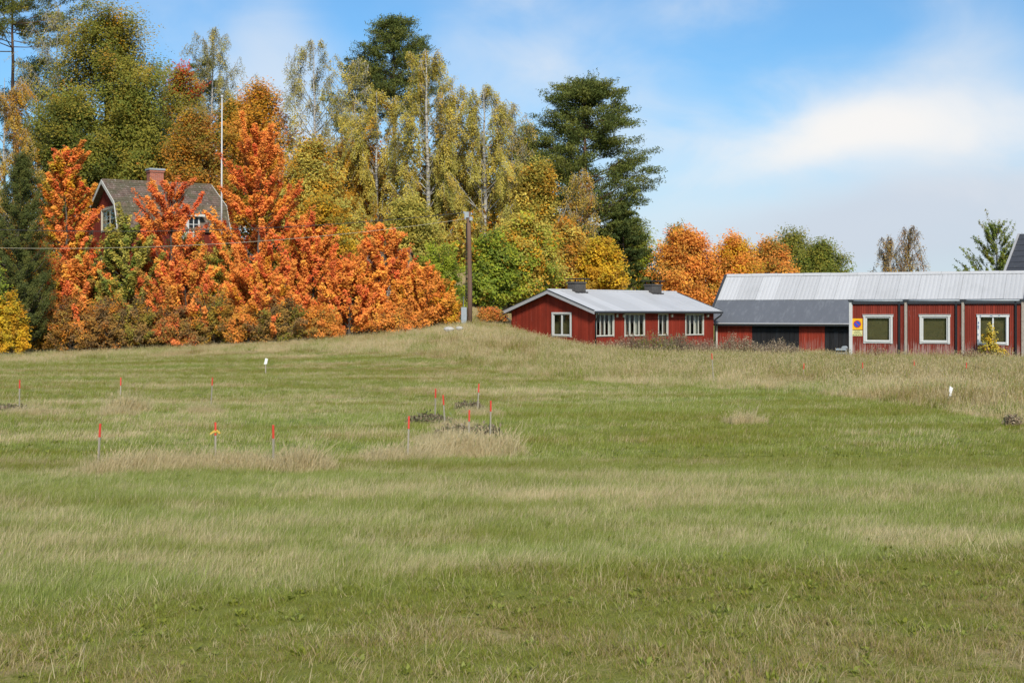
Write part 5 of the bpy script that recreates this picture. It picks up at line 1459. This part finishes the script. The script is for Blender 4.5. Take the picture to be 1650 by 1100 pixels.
T('cherry_bush', 'rounded orange bush at the right end of the hedge', 'bush', 'cherry', 678, 445, 530, 96, 74, [('orange', 2.6), ('gold', 1)], 17000, 'bark', .05, None)
T('cherry_bush', 'small yellow orange bush nearest the grassy bank', 'bush', 'shrub', 720, 480, 528, 42, 74.5, [('orange', 1), ('yellow', 1.4)], 5000, 'bark', .04, None)
T('cherry_bush', 'low red orange bush under the cottage dormer', 'bush', 'cherry', 300, 425, 545, 120, 73.5, [('redorange', 2), ('orange', 2), ('rust', .6)], 18000, 'bark', .05, None)
T('cherry_bush', 'low orange bush under the tallest cherry tree', 'bush', 'cherry', 425, 440, 545, 125, 73.5, [('redorange', 1.6), ('orange', 2), ('gold', .5)], 19000, 'bark', .05, None)
T('cherry_bush', 'low reddish bush at the foot of the left orange cherry', 'bush', 'cherry', 130, 430, 540, 105, 74, [('orange', 2), ('redorange', 1), ('rust', .6)], 15000, 'bark', .05, None)
T('elder_tree', 'grey green multi stemmed elder between the two left cherries', 'tree', 'cherry', 203, 370, 540, 112, 74.5, [('green', 1), ('birch', 1.5), ('olive', 1)], 19000, 'bark_pale', .06, None)
T('rowan_bush', 'orange brown bush in front of the cottage gable foot', 'bush', 'shrub', 182, 408, 540, 78, 76, [('rust', 1.4), ('orange', 1), ('gold', .8)], 13000, 'bark', .04, None)
T('rowan_bush', 'golden brown bush right below the cottage corner', 'bush', 'shrub', 236, 395, 530, 74, 77.5, [('gold', 1), ('birch', 1), ('rust', .8)], 12000, 'bark', .04, None)
T('rowan_bush', 'yellow brown bush between flagpole and the tallest cherry', 'bush', 'shrub', 375, 372, 520, 60, 78.3, [('gold', 1.4), ('rust', .8), ('olive', .6)], 9000, 'bark', .04, None)
T('elder_bush', 'green and yellow bush at the foot of the flagpole', 'bush', 'shrub', 345, 392, 530, 96, 75.5, [('birch', 1.6), ('gold', 1.4), ('green', .6)], 19000, 'bark', .04, None)
T('elder_bush', 'dark green bush beside the cottage corner window', 'bush', 'shrub', 300, 374, 470, 80, 79.5, [('green', 2), ('olive', 1)], 11000, 'bark', .04, None)
T('juniper_tree', 'dense dark green columnar juniper at the left edge', 'tree', 'juniper', 30, 252, 535, 122, 71, [('juniper', 1)], 50000, 'bark', .12, None, nl=260, asym=.10)
T('yellow_bush', 'bright yellow bush in the left corner below the juniper', 'bush', 'shrub', 8, 474, 570, 68, 68.5, [('yellow', 2.6), ('gold', 1)], 11000, 'bark', .03, None)
T('green_sapling', 'small fresh green sapling at the left edge before the juniper', 'bush', 'shrub', -4, 420, 500, 36, 68.8, [('green', 2), ('lime', 1)], 2600, 'bark', .03, None)
# brown hedge undergrowth, one bush after another
HEDGE = [(62, 492, 575, 78, 72.5, [('rust', 1.6), ('gold', .8), ('brown', 1)], 'rusty brown bush right of the yellow corner bush'),
         (118, 485, 572, 80, 72.2, [('rust', 2), ('orange', .7), ('brown', 1.4)], 'red brown bramble bush under the left cherry'),
         (172, 480, 568, 74, 72.0, [('brown', 2), ('rust', 1)], 'dull brown twiggy bush below the elder'),
         (228, 482, 563, 76, 72.0, [('brown', 2), ('olive', .8), ('gold', .4)], 'grey brown bush right of the elder foot'),
         (288, 495, 560, 70, 72.0, [('redorange', 1), ('rust', 1), ('brown', 1)], 'reddish low bush below the cottage front'),
         (340, 470, 558, 78, 72.4, [('brown', 1.4), ('olive', 1), ('gold', 1)], 'olive brown bush under the flagpole'),
         (392, 500, 556, 64, 72.0, [('rust', 1.4), ('orange', 1)], 'rust coloured low bush left of the hedge middle'),
         (452, 488, 552, 76, 72.0, [('brown', 2), ('olive', 1)], 'shady brown bush at the middle of the hedge'),
         (515, 500, 546, 66, 72.2, [('rust', 1), ('orange', 1.4)], 'orange brown low bush right of the hedge middle'),
         (640, 500, 540, 80, 72.6, [('orange', 1.6), ('rust', 1)], 'low orange brown bush under the rounded orange bush')]
for px, yt, yb_, w_, Y_, pal_, lb in HEDGE:
    T('hedge_bush', lb, 'bush', 'shrub', px, yt, yb_, w_, Y_, pal_, 8500, 'bark', .03, 'bushes of the hedge along the meadow', sparse=.9, twigs=True)
T('red_bush', 'small rust red bush on the bank between pole and red house', 'bush', 'shrub', 790, 505, 530, 38, 76, [('redorange', 1), ('rust', 2)], 3500, 'bark', .02, None)
T('brown_bush', 'dark brown thicket bush behind the left corner of the red house', 'bush', 'shrub', 818, 455, 520, 80, 81, [('brown', 1.6), ('gold', 1), ('olive', 1)], 11000, 'bark', .03, None, twigs=True)
T('birch_sapling', 'small yellowing birch sapling before the peeling module window', 'sapling', 'cherry', 1595, 532, 590, 22, 64.5, [('yellow', 1), ('birch', 1.6)], 620, 'bark', .02, None, nl=14, size=.75, twigs=True)
T('birch_sapling', 'low spreading yellow sapling right of the taller one', 'sapling', 'shrub', 1608, 562, 592, 26, 64.3, [('yellow', 1), ('birch', 1.6)], 500, 'bark', .015, None, nl=14, size=.75, twigs=True)


# -- dense undergrowth filling the wood: nobody could count it
def undergrowth():
    rng = np.random.default_rng(8); n = 120000
    Y = 84 + 44 * rng.random(n) ** .8; px = -180 + 1210 * rng.random(n); x = X_at(px, Y)
    den = fbm(x / 3.0, Y / 3.0, 131); hmax = 2.0 + 9.0 * sst(den, .3, .75) * sst(Y, 82, 100)
    # keep clear of the cottage
    c, s = math.cos(R(31.5)), math.sin(R(31.5)); lx = (x + 20.2) * c + (Y - 85.2) * s; ly = -(x + 20.2) * s + (Y - 85.2) * c
    k = ~((lx > -2.6) & (lx < 9) & (ly > -2.6) & (ly < 9.0)); x, Y, hmax = x[k], Y[k], hmax[k]; n = len(x)
    z = ground(x, Y) + hmax * rng.random(n) ** .8
    cc = np.stack([x, Y, z], -1) + rng.normal(0, .15, (n, 3)); a = rng.normal(0, 1, (n, 3)); a /= np.linalg.norm(a, axis=1, keepdims=True); b = np.cross(a, rng.normal(0, 1, (n, 3))); b /= np.linalg.norm(b, axis=1, keepdims=True)
    s_ = (.11 + .10 * rng.random(n))[:, None]; V = np.stack([cc - a * s_, cc + a * s_ * .6 + b * s_ * .6, cc + a * s_ * .6 - b * s_ * .6], 1).reshape(-1, 3)
    sel = fbm(x / 4, Y / 4, 141); pal1 = palmix(rng, n, [('olive', 1.4), ('brown', 1), ('oakgreen', 1)]); pal2 = palmix(rng, n, [('gold', 1.4), ('rust', 1), ('birch', 1.4)])
    col = np.where((sel > .5)[:, None], pal2, pal1) * (.75 + .4 * rng.random((n, 1))); rgba = np.repeat(np.concatenate([col, np.ones((n, 1))], 1), 3, 0)
    me = np_mesh('forest_undergrowth', V, np.arange(n * 3).reshape(-1, 3), {'col': ('FLOAT_COLOR', rgba)})
    o = link_mesh('forest_undergrowth', me, M['leaf']); tag(o, 'mixed autumn undergrowth filling the wood between the trunks', 'undergrowth', kind='stuff')


undergrowth()


# -- dry weeds
def weed(name, label, px, Y, h, rad, n, pal, heads=True, group=None, seed=0, bits=14):
    rng = np.random.default_rng(seed + 400); x = X_at(px, Y); g = gz(x, Y); root = empty(name, (x, Y, g), 0, label, 'weeds', group)
    ang = rng.random(n) * 2 * PI; rr = rad * np.sqrt(rng.random(n)); S0 = np.stack([rr * np.cos(ang), rr * np.sin(ang) * .7, np.zeros(n) - .03], -1)
    hh = h * (.55 + .5 * rng.random(n)) * (1.1 - .45 * (rr / rad) ** 2); E = S0 + np.stack([rng.normal(0, .10, n) * h, rng.normal(0, .1, n) * h, hh], -1); Cc = (S0 + E) / 2 + rng.normal(0, .03, (n, 3))
    V, F = tubes_np(S0, Cc, E, np.full(n, .007), np.full(n, .003), 2, 3)
    me = np_mesh('stems', V, F); link_mesh('stems', me, M['weedstem'], root, kind='stuff')
    m = n * bits; i = np.repeat(np.arange(n), bits); f = (.35 + .65 * rng.random(m))[:, None]; c = S0[i] * (1 - f) ** 2 + 2 * Cc[i] * f * (1 - f) + E[i] * f * f + rng.normal(0, .045, (m, 3))
    a = rng.normal(0, 1, (m, 3)) + np.array([0, 0, .9]); a /= np.linalg.norm(a, axis=1, keepdims=True); b = np.cross(a, rng.normal(0, 1, (m, 3))); b /= np.linalg.norm(b, axis=1, keepdims=True); s_ = (.02 + .03 * rng.random(m))[:, None]
    V = np.stack([c - a * s_, c + b * s_ * .5, c + a * s_, c - b * s_ * .5], 1).reshape(-1, 3); col = palmix(rng, m, pal) * (.8 + .4 * rng.random((m, 1)))
    me = np_mesh('seed_heads', V, np.arange(m * 4).reshape(-1, 4), {'col': ('FLOAT_COLOR', np.repeat(np.concatenate([col, np.ones((m, 1))], 1), 4, 0))}); link_mesh('seed_heads', me, M['leaf'], root, kind='stuff')


M['weedstem'] = mat_plain('weed_stem', (.25, .18, .12), .8, .2, 6)
PAL['weed'] = [(.24, .17, .11), (.18, .13, .085), (.28, .22, .14), (.19, .19, .09)]; PAL['weedpale'] = [(.46, .37, .26), (.38, .29, .19), (.32, .24, .15)]; PAL['weedred'] = [(.32, .17, .10), (.26, .14, .085)]
PAL['weeddark'] = [(.22, .18, .11), (.27, .21, .13), (.19, .21, .09)]
WD = [(1012, 66.5, 1.0, .7, 110, [('weedred', 1), ('weed', 1), ('weedpale', .6)], 'reddish brown weeds below the second long side window'),
      (1052, 66.0, 1.15, 1.0, 190, [('weed', 2), ('green', .8), ('olive', .6)], 'dark brown weed thicket hiding the wall under the narrow window'),
      (1090, 66.8, 1.15, .8, 180, [('weed', 2)], 'brown weeds just right of the dark thicket'),
      (1118, 68.0, .85, .6, 80, [('weedred', 1), ('weed', 1), ('weedpale', .6)], 'brown weeds below the last window of the red house'),
      (1180, 70.5, 1.15, .7, 110, [('weedpale', 1.5), ('weed', 1)], 'tall tan weeds before the left barn wall'),
      (1206, 70.5, .95, .5, 80, [('weedpale', 1.5), ('weed', 1)], 'tan weeds at the left edge of the barn door'),
      (1252, 68.5, .95, 1.2, 200, [('weedpale', 2.5), ('weed', .6)], 'pale seed heads standing before the black barn door'),
      (1140, 69.0, .9, .6, 90, [('weedpale', 1), ('weed', .5)], 'pale weeds at the right corner of the red house'),
      (1412, 65.5, .75, .5, 50, [('weedred', 2), ('weedpale', 1)], 'reddish dry stems before the first module window'),
      (1565, 63.0, .7, .5, 50, [('weedred', 2), ('weedpale', 1)], 'reddish dry stems left of the birch saplings'),
      (980, 68.0, .6, .6, 45, [('weedred', 1), ('weedpale', 1)], 'reddish stems under the first long side window'),
      (1633, 27.5, .24, .12, 34, [('weed', 2), ('weedpale', 1)], 'small dark dead weed at the right edge of the meadow'),
      (740, 25.6, .15, .42, 150, [('weeddark', 2), ('weed', 1.5), ('weedpale', .7)], 'dark low weeds in the middle of the stake clump'),
      (692, 28.0, .14, .42, 120, [('weeddark', 2), ('weed', 1)], 'dark low weeds behind the stake clump'),
      (782, 25.0, .20, .22, 90, [('weeddark', 1), ('weed', 1)], 'dark brown low weeds at the right side of the stake clump'),
      (757, 31.5, .18, .30, 90, [('weeddark', 2), ('weed', 1.5), ('weedpale', .7)], 'dark low weeds at the foot of the farthest middle stake'),
      (14, 31.0, .13, .45, 110, [('weeddark', 2), ('weed', 1.5), ('weedpale', .7)], 'dark green low weeds at the left edge of the meadow')]
for i, (px, Y_, h_, r_, n_, p_, lb) in enumerate(WD): weed('weed_clump', lb, px, Y_, h_, r_, n_, p_, seed=i)
